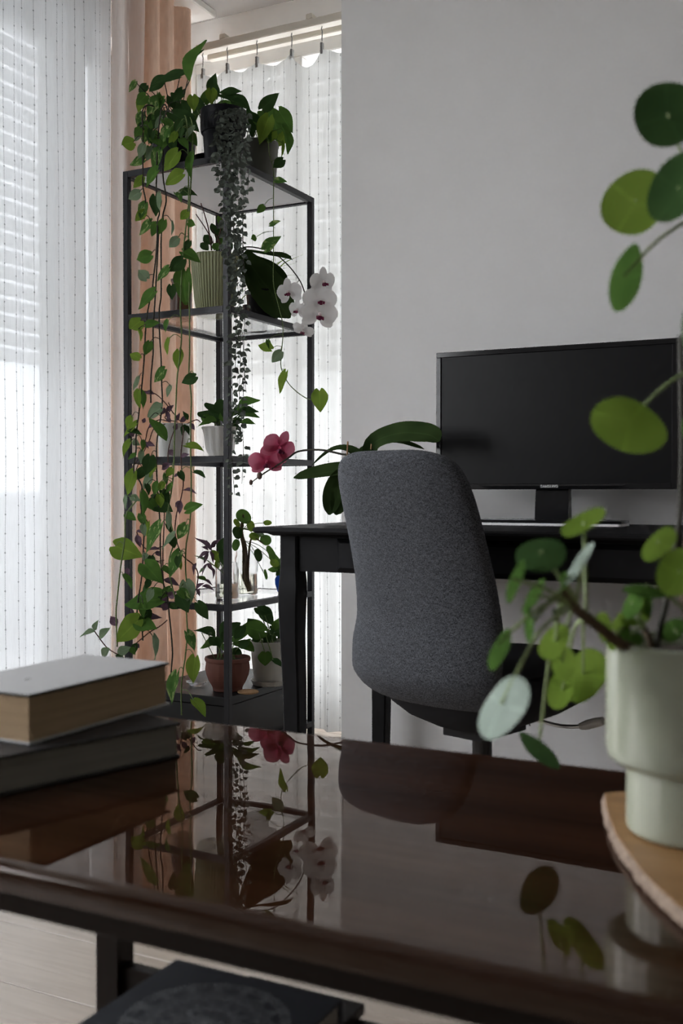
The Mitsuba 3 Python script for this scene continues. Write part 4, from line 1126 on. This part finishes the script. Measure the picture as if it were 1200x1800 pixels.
for q in [(270, 693, 250, 688, 8, 'u'), (292, 722, 305, 712, 9, 'u'), (292, 722, 298, 740, 8, 'u'), (290, 716, 284, 730, 8, 'u'), (255, 735, 250, 745, 7, 'u'), (262, 752, 272, 742, 6, 'u'), (258, 778, 272, 784, 9, 'u'), (250, 775, 262, 788, 7, 'u'), (234, 768, 228, 752, 10, 'u'), (233, 775, 245, 782, 12, 'p'),
          (306, 792, 296, 800, 12, 'u'), (318, 802, 332, 798, 8, 'u'), (300, 815, 280, 826, 12, 'u'), (302, 822, 290, 840, 12, 'u'), (300, 850, 292, 870, 9, 'u'), (318, 880, 306, 892, 8, 'u'), (318, 880, 314, 905, 11, 'u'), (322, 862, 345, 863, 4, 'u'), (306, 838, 316, 832, 5, 'u'), (240, 940, 247, 962, 12, 'u'), (240, 933, 250, 936, 5, 'u'),
          (262, 966, 282, 964, 6, 'u'), (275, 968, 280, 978, 9, 'u'), (223, 998, 226, 1012, 9, 'u'), (295, 1046, 282, 1058, 14, 'u'), (296, 1050, 308, 1040, 14, 'u'), (293, 1060, 285, 1075, 14, 'u'), (298, 1062, 312, 1070, 12, 'd'), (246, 1089, 284, 1083, 12, 'u'), (206, 1100, 193, 1082, 15, 'u'), (238, 1132, 245, 1139, 9, 'u'),
          (345, 990, 338, 1012, 6, 'u'), (345, 1035, 356, 1024, 6, 'u'), (345, 1035, 352, 1048, 6, 'u'), (345, 1035, 336, 1046, 6, 'd'), (288, 1018, 315, 1028, 12, 'u'), (229, 1070, 235, 1084, 5, 'u'),
          (166, 1110, 138, 1117, 9, 'p'), (166, 1108, 170, 1091, 9, 'p'), (174, 1121, 192, 1103, 13, 'p'), (193, 1140, 174, 1158, 16, 'p'), (206, 1147, 231, 1138, 17, 'p'), (214, 1150, 206, 1162, 16, 'd'), (230, 1138, 237, 1150, 12, 'g'), (240, 1130, 232, 1152, 12, 'd'),
          (318, 742, 330, 728, 9, 'u'), (322, 748, 334, 762, 9, 'd'), (312, 745, 304, 758, 9, 'u'), (326, 746, 318, 766, 9, 'd'), (334, 744, 342, 756, 9, 'u'), (300, 742, 292, 732, 8, 'u'), (308, 740, 316, 726, 8, 'u'), (330, 738, 322, 722, 8, 'd')]:
    pxleaf(f'{TR}__leaf', *q, (2.60 if 722 < q[1] < 750 and q[0] > 298 else 2.505) + rng.uniform(-0.015, 0.01), 'lance', thick=0.55 if q[5] == 'u' else 0.7)
FV = name('african_violet')
tag(FV, 'leafy plant in a white fluted pot on the middle glass shelf behind the front post', 'plant')
cf = on(386, 2.69, Z2)
def flute(a, z, r): return r * (1 + 0.035 * math.cos(a * 12) * min(1, z / 0.03)) if r > 0.03 else r
pot(FV, [(0.030, 0), (0.033, 0.003), (0.042, 0.025), (0.046, 0.06), (0.049, 0.08), (0.054, 0.088), (0.0535, 0.092)], cf, 'white_ceramic', n=144, ripple=flute)
fst = []
for q in [(385, 738, 347, 722, 20, 'd', 'oval'), (390, 735, 362, 705, 20, 'd', 'oval'), (380, 740, 343, 744, 17, 'g', 'oval'), (392, 730, 385, 700, 26, 'd', 'oval'), (376, 738, 352, 735, 18, 'g', 'oval'), (396, 738, 402, 712, 22, 'd', 'oval'), (386, 742, 368, 728, 18, 'd', 'oval'), (400, 742, 388, 722, 20, 'g', 'oval'),
          (416, 722, 450, 697, 12, 'g', 'lance'), (418, 730, 450, 717, 9, 'd', 'lance'), (418, 734, 453, 726, 8, 'g', 'lance'), (420, 742, 449, 743, 10, 'g', 'lance'), (406, 730, 430, 712, 14, 'd', 'oval'), (408, 744, 424, 736, 12, 'd', 'oval'), (404, 748, 420, 752, 12, 'd', 'oval')]:
    b = pxleaf(f'{FV}__leaf', *q[:6], 2.68 + rng.uniform(-0.03, 0.03), q[6])
    r0 = cf + A([rng.uniform(-0.02, 0.02), rng.uniform(-0.02, 0.02), 0.08])
    fst.append(tube([r0, (r0 + b) / 2, b], 0.0016, 5, 4))
add(f'{FV}__stem', cat(*fst), 'stem_green', True)
GD = name('glass_dish')
add(GD, lathe([(0.014, 0), (0.026, 0.003), (0.030, 0.012), (0.028, 0.013), (0.020, 0.005)], 30, on(442, 2.80, Z2)), 'jar_glass', 40)
tag(GD, 'tiny clear glass dish on the middle glass shelf beside the fluted pot', 'dish')

# ---- fourth level: jars with cuttings
def jar(key, c, r, h, water):
    add(f'{key}__jar', lathe([(r - 0.004, 0), (r, 0.004), (r, h * 0.82), (r * 0.9, h * 0.90), (r * 0.9, h), (r * 0.9 - 0.0022, h), (r * 0.9 - 0.0022, h * 0.9), (r - 0.0024, h * 0.81), (r - 0.0024, 0.006), (0.0, 0.006)], 40, c), 'jar_glass', 35)
    k = add(f'{key}__water', lathe([(0.0, 0.0066), (r - 0.0028, 0.0066), (r - 0.0028, water), (0.0, water)], 36, c), 'water_tint', 35)
    return k
scene['water_tint'] = {'type': 'dielectric', 'int_ior': 1.33, 'specular_transmittance': col((0.93, 0.93, 0.86))}
J1 = name('glass_jar')
tag(J1, 'clear glass jar with a green and purple cutting in water behind the front post', 'jar')
c1 = on(398, 2.71, Z3)
jar(J1, c1, 0.035, 0.108, 0.045)
add(f'{J1}__stem', cat(*[tube([c1 + A([dx, 0, 0.012]), c1 + A([dx * 0.5 + 0.004, 0.004, 0.06]), PV(x, y, 2.70)], 0.0016, 6, 5) for dx, x, y in ((-0.012, 383, 968), (0.008, 392, 952), (0.0, 370, 965), (-0.004, 364, 985))]), 'stem_green', True)
for q in [(388, 975, 392, 946, 16, 'd'), (384, 988, 373, 965, 16, 'y'), (390, 992, 398, 962, 18, 'd'), (372, 968, 343, 942, 8, 'u'), (370, 966, 390, 944, 5, 'u'), (368, 970, 345, 981, 7, 'u'), (366, 972, 357, 992, 7, 'u'), (368, 966, 363, 948, 6, 'u'), (369, 968, 376, 990, 6, 'u'), (366, 968, 352, 958, 6, 'u'), (366, 990, 352, 1012, 4, 'u'), (370, 996, 378, 1016, 4, 'u'), (372, 962, 380, 952, 7, 'u'), (366, 990, 372, 1002, 8, 'u'), (360, 1000, 348, 1006, 6, 'p'), (360, 985, 342, 975, 5, 'p'),
          (358, 1018, 374, 1028, 5, 'u'), (356, 1030, 376, 1035, 6, 'u'), (352, 1034, 344, 1046, 5, 'u'), (362, 1020, 346, 1012, 8, 'g'), (384, 1000, 380, 985, 10, 'y')]:
    pxleaf(f'{J1}__leaf', *q, 2.69 + rng.uniform(-0.02, 0.015), 'lance' if q[5] == 'u' else 'oval', thick=0.42 if q[5] == 'u' else 0.8)
J2 = name('glass_jar')
tag(J2, 'taller glass jar with a brown stem and round leaves on the lower glass shelf', 'jar')
c2 = on(432, 2.84, Z3)
jar(J2, c2, 0.036, 0.138, 0.065)
ws = tube([c2 + A([0.012, 0, 0.01]), c2 + A([0.0, -0.004, 0.06]), PV(430, 965, 2.82), PV(424, 935, 2.82), PV(428, 905, 2.81)], [0.008, 0.0095, 0.008, 0.006, 0.003], 9, 7)
ws2 = tube([c2 + A([0.004, 0, 0.05]), PV(438, 965, 2.83), PV(444, 945, 2.83), PV(462, 955, 2.83)], [0.004, 0.003, 0.002], 7, 6)
add(f'{J2}__stem', cat(ws, ws2), 'wood_stem', True)
Yj = float((PV(430, 950, 2.81) - cam) @ fwd)
jst = []
for x, y, a, b, ang, tone, sg in ((427, 909, 14, 12, 40, 'g', 1), (440, 925, 10, 7, 70, 'y', 1), (416, 936, 11, 9, 80, 'd', 1), (447, 942, 9, 7, 20, 'y', -1), (467, 949, 10, 9.5, 0, 'g', 1), (474, 972, 13, 6, 60, 'g', 1), (452, 976, 11, 7.5, 80, 'd', 1), (470, 920, 7, 5, 0, 'y', 1), (482, 990, 9, 7, 30, 'y', 1), (416, 958, 10, 7, 100, 'g', -1), (415, 920, 8, 5, 60, 'y', 1),
                          (465, 1010, 9, 3, 80, 'g', 1), (455, 938, 10, 5, 10, 'p', -1)):
    c = disc(f'{J2}__leaf', x, y, a, b, ang, Yj, tone, sg)
    base = PV(428, 930 if y < 960 else 950, 2.82)
    jst.append(tube([base, (base + c) / 2 + A([0, 0, 0.008]), c], 0.001, 5, 5))
add(f'{J2}__petiole', cat(*jst), 'stem_green', True)
thin('blue_glass', (0.03, 0.16, 0.55), dt=0.8, rough=0.1, st=0.25, eta=1.45)
BV = name('blue_vase')
tag(BV, 'cobalt blue glass vase with a green cutting on the lower glass shelf', 'vase')
cb = on(497, 2.93, Z3)
add(f'{BV}__vase', lathe([(0.012, 0), (0.018, 0.004), (0.026, 0.03), (0.026, 0.045), (0.015, 0.066), (0.012, 0.075), (0.014, 0.08), (0.0125, 0.08), (0.0105, 0.074)], 32, cb), 'blue_glass', 50)
bst = [tube([cb + A([0, 0, 0.03]), cb + A([-0.004, 0, 0.085]), PV(486, 985, 2.92)], 0.0014, 6, 5)]
add(f'{BV}__stem', bst[0], 'stem_green', True)
for q in [(488, 1000, 478, 978, 14, 'g'), (492, 998, 496, 975, 14, 'g'), (486, 1002, 470, 1000, 10, 'g'), (484, 990, 474, 966, 13, 'g'), (494, 1004, 484, 1012, 12, 'd')]:
    pxleaf(f'{BV}__leaf', *q, 2.92 + rng.uniform(-0.015, 0.015))

# ---- bottom: black box carrying two pots
BX = name('storage_box')
tag(BX, 'black lidded storage box on the bottom board of the plant shelf', 'box')
bz = 0.238
bu0, bu1, bv0, bv1 = su0 + 0.022, su1 - 0.022, sv0 + 0.022, sv1 - 0.022
add(f'{BX}__body', box([bu0 + 0.003, bv0 + 0.003, Z4 + g4], [bu1 - 0.003, bv1 - 0.003, bz - 0.026], 0.002), 'black_plastic')
add(f'{BX}__lid', box([bu0, bv0, bz - 0.0258], [bu1, bv1, bz], 0.002), 'black_plastic')
TP = name('terracotta_plant')
tag(TP, 'leafy green plant in a terracotta pot on the black storage box', 'plant')
Ct = PZ(400, 1213, bz + 0.0004)
ctp = A([Ct[0], Ct[1], bz + g4])
def relief(a, z, r): return r + (0.0012 * max(0, math.cos(a * 18)) if 0.052 < z < 0.068 else 0)
pot(TP, [(0.041, 0), (0.044, 0.002), (0.044, 0.009), (0.047, 0.014), (0.056, 0.030), (0.063, 0.048), (0.066, 0.066), (0.0645, 0.082), (0.063, 0.087), (0.067, 0.089), (0.0685, 0.095), (0.067, 0.100)], ctp, 'terracotta', n=108, ripple=relief)
tst = []
for q in [(378, 1120, 338, 1100, 18, 'd', 'lance'), (386, 1118, 402, 1090, 16, 'd', 'oval'), (398, 1120, 418, 1094, 18, 'd', 'oval'), (404, 1125, 434, 1112, 16, 'g', 'oval'), (380, 1128, 350, 1138, 14, 'g', 'lance'), (410, 1130, 446, 1138, 14, 'g', 'oval'), (412, 1122, 430, 1100, 18, 'd', 'oval'), (394, 1130, 398, 1106, 18, 'd', 'oval'),
          (420, 1138, 436, 1128, 14, 'd', 'oval'), (388, 1138, 380, 1118, 14, 'd', 'oval'), (404, 1142, 424, 1148, 14, 'd', 'oval'), (384, 1134, 366, 1120, 16, 'd', 'oval'), (366, 1116, 372, 1112, 7, 'p', 'oval'), (390, 1142, 404, 1132, 14, 'g', 'oval')]:
    b = pxleaf(f'{TP}__leaf', *q[:6], Ct[1] + rng.uniform(-0.05, 0.04), q[6])
    r0 = ctp + A([rng.uniform(-0.03, 0.03), rng.uniform(-0.03, 0.03), 0.088])
    tst.append(tube([r0, (r0 + b) / 2 + A([0, 0, 0.01]), b], 0.0015, 5, 5))
tst.append(tube([ctp + A([-0.045, 0, 0.09]), PV(354, 1112, Ct[1])], 0.0012, 5, 3))
add(f'{TP}__stem', cat(*tst), 'stem_green', True)
WP = name('potted_pothos')
tag(WP, 'pothos in an off-white pot with a saucer beside the terracotta pot', 'plant')
Cw = PZ(474, 1203, bz)
cwp = A([Cw[0], Cw[1], bz + g4])
add(f'{WP}__saucer', lathe([(0.050, 0), (0.053, 0.002), (0.058, 0.016), (0.056, 0.016), (0.050, 0.005), (0.0, 0.005)], 48, cwp), 'grey_ceramic', 35)
pot(WP, [(0.044, 0), (0.047, 0.003), (0.052, 0.04), (0.059, 0.118), (0.061, 0.122), (0.061, 0.130)], cwp + A([0, 0, 0.0054]), 'grey_ceramic')
pst = []
for q in [(464, 1110, 421, 1100, 34, 'g'), (455, 1112, 434, 1086, 30, 'd'), (462, 1072, 480, 1098, 24, 'd'), (452, 1068, 476, 1080, 20, 'd'), (478, 1100, 496, 1112, 16, 'd'), (482, 1104, 492, 1086, 14, 'g'), (470, 1112, 486, 1126, 18, 'd'), (466, 1148, 466, 1172, 26, 'g'), (455, 1118, 442, 1128, 16, 'd'), (474, 1116, 462, 1130, 16, 'd'), (488, 1118, 500, 1104, 16, 'd'), (480, 1160, 500, 1172, 12, 'd'), (440, 1126, 428, 1136, 10, 'g')]:
    b = pxleaf(f'{WP}__leaf', *q, Cw[1] + (-0.07 if q[1] > 1140 else rng.uniform(-0.06, 0.04)))
    r0 = cwp + A([rng.uniform(-0.03, 0.03), rng.uniform(-0.035, 0.02), 0.125])
    top_ = (r0 + b) / 2 + A([0, -0.03 if q[1] > 1140 else 0, 0.05 if q[1] > 1140 else 0.012])
    pst.append(tube([r0, top_, b], 0.0015, 5, 6))
add(f'{WP}__stem', cat(*pst), 'stem_green', True)
CK = name('cork_coaster')
Cc = PZ(436, 1218, bz)
add(CK, lathe([(0.029, 0), (0.031, 0.0015), (0.031, 0.0045), (0.029, 0.006)], 40, A([Cc[0], Cc[1], bz + g4])), 'cork', 40)
tag(CK, 'round cork coaster on the black box in front of the terracotta pot', 'coaster')
GS = name('glass_saucer')
Cg = PZ(346, 1205, bz)
add(GS, lathe([(0.018, 0), (0.022, 0.002), (0.034, 0.012), (0.033, 0.0135), (0.020, 0.004)], 36, A([Cg[0], Cg[1], bz + g4])), 'jar_glass', 40)
tag(GS, 'clear glass saucer on the black box left of the terracotta pot', 'saucer')

# ---- pink orchid on the desk
PK = name('pink_orchid')
tag(PK, 'pink moth orchid in a pale ribbed pot on the desk behind the office chair', 'plant')
ckx = PV(646, 915, 2.40)
ck = A([ckx[0], 2.40, DZ + g4])
def fine(a, z, r): return r + (0.0007 * math.cos(a * 50) if r > 0.04 else 0)
pot(PK, [(0.046, 0), (0.050, 0.003), (0.056, 0.03), (0.062, 0.07), (0.064, 0.11), (0.064, 0.118)], ck, 'pink_ceramic', n=250, ripple=fine)
def ok_leaf(pts, w, va, dt=0.0):
    """A strap leaf swept along three or more points, folded along its middle."""
    p_ = spline(pts, 6); n = len(p_)
    t = np.linspace(0, 1, n)
    ww = w * (0.35 + 0.65 * np.sin(np.pi * np.clip(t * 0.66 + 0.05, 0, 1))) * np.sqrt(np.clip(1 - t ** 7, 0.01, 1))
    tg = np.gradient(p_, axis=0); tg /= np.linalg.norm(tg, axis=1, keepdims=True)
    side = np.cross(tg, va); side /= np.linalg.norm(side, axis=1, keepdims=True)
    nn = np.cross(side, tg)
    cols = [p_ + side * ww[:, None] * s_ + nn * (abs(s_) * ww * 0.28)[:, None] for s_ in (-1, -0.5, 0, 0.5, 1)]
    v_ = np.stack(cols, 1).reshape(-1, 3)
    i, j = np.meshgrid(np.arange(n - 1), np.arange(4), indexing='ij')
    q = np.stack([i * 5 + j, (i + 1) * 5 + j, (i + 1) * 5 + j + 1, i * 5 + j + 1], -1).reshape(-1, 4)
    return (v_, q), np.stack([np.repeat(t, 5), np.tile([-1, -0.5, 0, 0.5, 1.0], n)], 1)
hub = ck + A([0, 0, 0.125])
for pts, w, va in (([hub, PV(655, 782, 2.40), PV(700, 762, 2.37), PV(752, 764, 2.35), PV(772, 776, 2.345)], 0.029, zup * 0.55 + toward), ([hub, PV(622, 796, 2.42), PV(585, 792, 2.42), PV(548, 818, 2.42)], 0.024, zup + toward * 0.35),
                   ([hub, PV(620, 826, 2.38), PV(575, 830, 2.36), PV(516, 840, 2.34)], 0.028, zup * 0.75 + toward * 0.55), ([hub + A([0, -0.02, -0.005]), PV(606, 836, 2.37), PV(587, 862, 2.345), PV(578, 905, 2.34)], 0.027, toward + zup * 0.1),
                   ([hub, PV(640, 790, 2.42), PV(690, 778, 2.42), PV(745, 790, 2.42)], 0.022, zup + toward * 0.25), ([hub + A([0.01, -0.02, 0]), PV(602, 850, 2.36), PV(596, 880, 2.352), PV(590, 905, 2.35)], 0.022, toward)):
    m_, uv_ = ok_leaf(pts, w, va)
    add(f'{PK}__leaf', m_, LEAF['o'], True, uv=uv_)
pkst = [hub, PV(640, 800, 2.40), PV(605, 799, 2.40), PV(565, 791, 2.39), PV(526, 793, 2.38), PV(508, 804, 2.375), PV(492, 815, 2.37), PV(470, 828, 2.365), PV(455, 838, 2.36), PV(442, 848, 2.36)]
add(f'{PK}__stem', tube(pkst, [0.0028, 0.0026, 0.0024, 0.002, 0.0012], 8, 7), 'stem_dark', True)
for x, y, s, dx, dz, ux in ((490, 788, 66, 0.55, -0.25, 0.45), (468, 812, 64, 0.15, -0.35, -0.1)):
    c = PV(x, y, 2.35)
    tf_flower(f'{PK}__flower', c, toward + rgt * dx + zup * dz, zup + rgt * ux, s * np.linalg.norm(c - cam) / F_PX, 'petal_pink', 'lip_purple', 'petal_pink')
for x, y, r_ in ((456, 836, 0.0085), (441, 848, 0.006)):
    bm_ = trimesh.creation.icosphere(2, r_); bm_.apply_transform(np.diag([0.8, 0.8, 1.2, 1])); bm_.apply_translation(PV(x, y, 2.36))
    add(f'{PK}__bud', bm_, 'bud', True)
for x, y0, y1 in ((610, 776, 803), (652, 769, 790)):
    add(f'{PK}__stake', tube([PV(x, y1, 2.40), PV(x + 1, y0, 2.40)], 0.0022, 7, 3), 'cork', True)

# ------------------------------------------------------------------ foreground: wood slice and the pilea
mat('slice_wood', lambda p, n, uv: mix((0.20, 0.10, 0.035), (0.34, 0.19, 0.075), fbm(p.x * 14 + 0.6 * noise(p.x * 20, p.y * 20, 0.0), p.y * 60, p.z * 60, 4)), 0.55)
mat('bark', lambda p, n, uv: mix((0.10, 0.065, 0.045), (0.34, 0.26, 0.20), fbm(p.x * 160, p.y * 160, p.z * 160, 3)), 0.9)
ZS = TZ + 0.011
WS = name('wood_slice')
tag(WS, 'live-edge slice of wood under the pale green pot on the coffee table', 'board')
edge_px = [(1057, 1393), (1062, 1425), (1072, 1455), (1086, 1480), (1102, 1503), (1125, 1533), (1152, 1562), (1200, 1603), (1245, 1630)]
op = [PZ(x, y, ZS)[:2] for x, y in edge_px]
op += [A([-0.014, 0.66]), A([0.043, 0.703]), A([0.057, 0.796]), A([0.028, 0.888]), A([-0.036, 0.941]), A([-0.128, 0.949]), A([-0.192, 0.932])]
pl = spline([np.append(p_, 0) for p_ in op + [op[0]]], 6)[:-1]
pl = pl + 0.0011 * np.column_stack([meshkit.fbm(pl * 180, 2, 3) - 0.5, meshkit.fbm(pl * 140, 2, 8) - 0.5, np.zeros(len(pl))])
poly = Polygon(pl[:, :2]).buffer(0)
core = poly.buffer(-0.0025)
add(f'{WS}__board', extrude(core, TZ + 0.0004, ZS), 'slice_wood')
ring0 = A(poly.exterior.coords)[:-1]
inner = A(poly.buffer(-0.0024).exterior.coords)[:-1]
from shapely.geometry import LinearRing
LR = LinearRing(inner)
inn = A([LR.interpolate(LR.project(__import__('shapely').Point(p_))).coords[0] for p_ in ring0])
nb = len(ring0)
wob = meshkit.fbm(np.column_stack([ring0 * 120, np.zeros(nb)]), 2, 4)[:, None] - 0.5
lv = [np.column_stack([inn, np.full(nb, TZ + 0.0005)]), np.column_stack([ring0 + 0.002 * wob, np.full(nb, TZ + 0.0022)]), np.column_stack([ring0 * 0.6 + inn * 0.4 - 0.002 * wob, np.full(nb, TZ + 0.0075)]), np.column_stack([inn, np.full(nb, ZS - 0.0004)])]
i, j = np.meshgrid(np.arange(3), np.arange(nb), indexing='ij')
q = np.stack([i * nb + j, i * nb + (j + 1) % nb, (i + 1) * nb + (j + 1) % nb, (i + 1) * nb + j], -1).reshape(-1, 4)
bk = trimesh.Trimesh(np.vstack(lv), np.vstack([q[:, [0, 1, 2]], q[:, [0, 2, 3]]]), process=False)
tag(add(f'{WS}__bark', bk, 'bark'), 'rough bark edge')

PI = name('pilea')
tag(PI, 'pilea with round leaves in a pale green glazed pot in the foreground', 'plant')
mat('celadon', lambda p, n, uv: mix((0.31, 0.33, 0.25), (0.37, 0.39, 0.31), fbm(p.x * 25, p.y * 25, p.z * 12, 3)), 0.16, 0.6)
cpi = PZ(1251, 1501, ZS) + level * 0.0473 + A([0, 0, g4])
pot(PI, [(0.0426, 0), (0.0455, 0.0014), (0.0473, 0.0043), (0.0473, 0.0483), (0.0476, 0.0504), (0.0554, 0.0526), (0.0611, 0.0576), (0.0629, 0.0654), (0.0629, 0.142), (0.0622, 0.145), (0.0608, 0.1457)], cpi, 'celadon', n=96)
Yp = float((cpi - cam) @ fwd)
main = [cpi + A([-0.007, 0, 0.131]), P(1150, 1155, Yp - 0.01), P(1092, 1132, Yp - 0.03), P(1050, 1100, Yp - 0.043), P(1020, 1078, Yp - 0.05), P(998, 1052, Yp - 0.053), P(988, 1036, Yp - 0.055)]
main2 = [cpi + A([0.007, 0, 0.131]), P(1205, 1040, Yp), P(1222, 850, Yp), P(1230, 640, Yp), P(1222, 470, Yp), P(1215, 330, Yp)]
add(f'{PI}__stem', tube(main, [0.0046, 0.0042, 0.0039, 0.0036, 0.003, 0.0025], 10, 8), 'wood_stem', True)
add(f'{PI}__stem', tube(main2, [0.0046, 0.0042, 0.0036, 0.003], 10, 8), 'wood_stem', True)
sub = [cpi + A([-0.03, 0.012, 0.131]), P(1140, 1120, Yp + 0.015), P(1122, 1090, Yp + 0.02)]
add(f'{PI}__stem', tube(sub, [0.0028, 0.0021], 8, 6), 'wood_stem', True)
add(f'{PI}__support_stick', tube([cpi + A([-0.028, 0.007, 0.133]), P(1196, 900, Yp + 0.01), P(1196, 590, Yp + 0.015)], 0.0024, 8, 3), 'stem_dark', True)
m1, m2, m3 = spline(main, 8), spline(main2, 8), spline(sub, 6)
pp = []
PL = [  # centre x, y, half axes, angle, dY, tone, tilt, where the petiole comes from
    (1173, 203, 59, 54, -20, 0.02, 'd', 1, m2), (1116, 357, 60, 52, -60, 0.03, 'y', 1, m2), (1192, 334, 60, 42, -62, -0.03, 'd', 1, m2), (1095, 489, 62, 25, -77, -0.02, 'g', -1, m2), (1107, 740, 65, 47, 22, -0.02, 'y', -1, m2),
    (1207, 763, 30, 14, 80, 0.0, 'g', 1, m2), (1200, 592, 52, 9, 84, -0.02, 'p', 1, m2),
    (1026, 921, 44, 16, -31, -0.03, 'y', 1, m1), (950, 973, 44, 30, -14, -0.07, 'd', 1, m1), (898, 1020, 39, 10, -70, -0.09, 'g', -1, m1), (940, 1049, 36, 10, -60, -0.06, 'g', -1, m1), (1024, 996, 42, 9, -56, -0.07, 'x', 1, m1),
    (1156, 955, 37, 20, -50, -0.02, 'y', 1, m2), (1193, 1008, 42, 34, -70, -0.05, 'y', 1, m2), (1135, 1032, 38, 11, 6, 0.0, 'g', -1, m2), (936, 1098, 33, 8, 86, -0.06, 'g', -1, m1), (973, 1082, 12, 4, 80, -0.05, 'd', 1, m1),
    (871, 1139, 38, 14, -66, -0.08, 'g', -1, m1), (976, 1130, 36, 22, -60, -0.03, 'y', 1, m1), (990, 1020, 16, 7, 90, -0.06, 'g', 1, m1), (1057, 1103, 26, 15, 80, 0.0, 'y', 1, m1), (988, 1167, 32, 21, 80, -0.02, 'y', 1, m1), (1025, 1186, 50, 34, -70, 0.16, 'y', 1, m1),
    (989, 1214, 34, 22, -75, 0.15, 'y', 1, m1), (881, 1241, 62, 34, -62, -0.11, 'x', 1, m1), (946, 1323, 45, 15, 40, 0.12, 'd', -1, m1), (1110, 1062, 26, 15, -70, 0.02, 'g', 1, m3), (1128, 1070, 22, 11, 80, 0.03, 'y', 1, m3), (1090, 1108, 22, 14, 60, 0.02, 'y', 1, m3), (1108, 1118, 24, 14, 20, 0.01, 'g', 1, m3),
    (1074, 1128, 17, 8, 70, 0.0, 'y', 1, m3), (1185, 1110, 24, 18, -40, 0.05, 'g', 1, m2), (1140, 1062, 20, 8, 85, 0.03, 'g', 1, m3), (1100, 1092, 18, 10, 30, 0.03, 'y', 1, m3)]
for x, y, a, b, ang, dY, tone, sg, src in PL:
    c = disc(f'{PI}__leaf', x, y, a, b, ang, Yp - 0.02 + dY * 0.7, tone, sg)
    a0 = src[len(src) * 2 // 3:] if src is not m3 else src
    if src is m1:
        k_ = int(np.clip(len(m1) * (0.55 + 0.45 * rng.random()), 0, len(m1) - 1)); s0 = m1[k_]
    elif src is m2:
        s0 = m2[int(np.argmin(np.abs(m2[:, 2] - (c[2] + (0.05 if y < 800 else -0.02)))))]
    else:
        s0 = m3[-1 - rng.randrange(4)]
    hump = A([0, 0, 0.25 * np.linalg.norm(c - s0)]) if y > 1150 and src is m1 else A([0, 0, 0.10 * np.linalg.norm(c - s0)])
    pp.append(tube([s0, (s0 + c) / 2 + hump * 0.6, c + A([0, 0, 0.0014])], [0.0015, 0.0012], 7, 6))
for q in range(0, len(pp)):
    add(f'{PI}__petiole', pp[q], 'stem_pale', True)
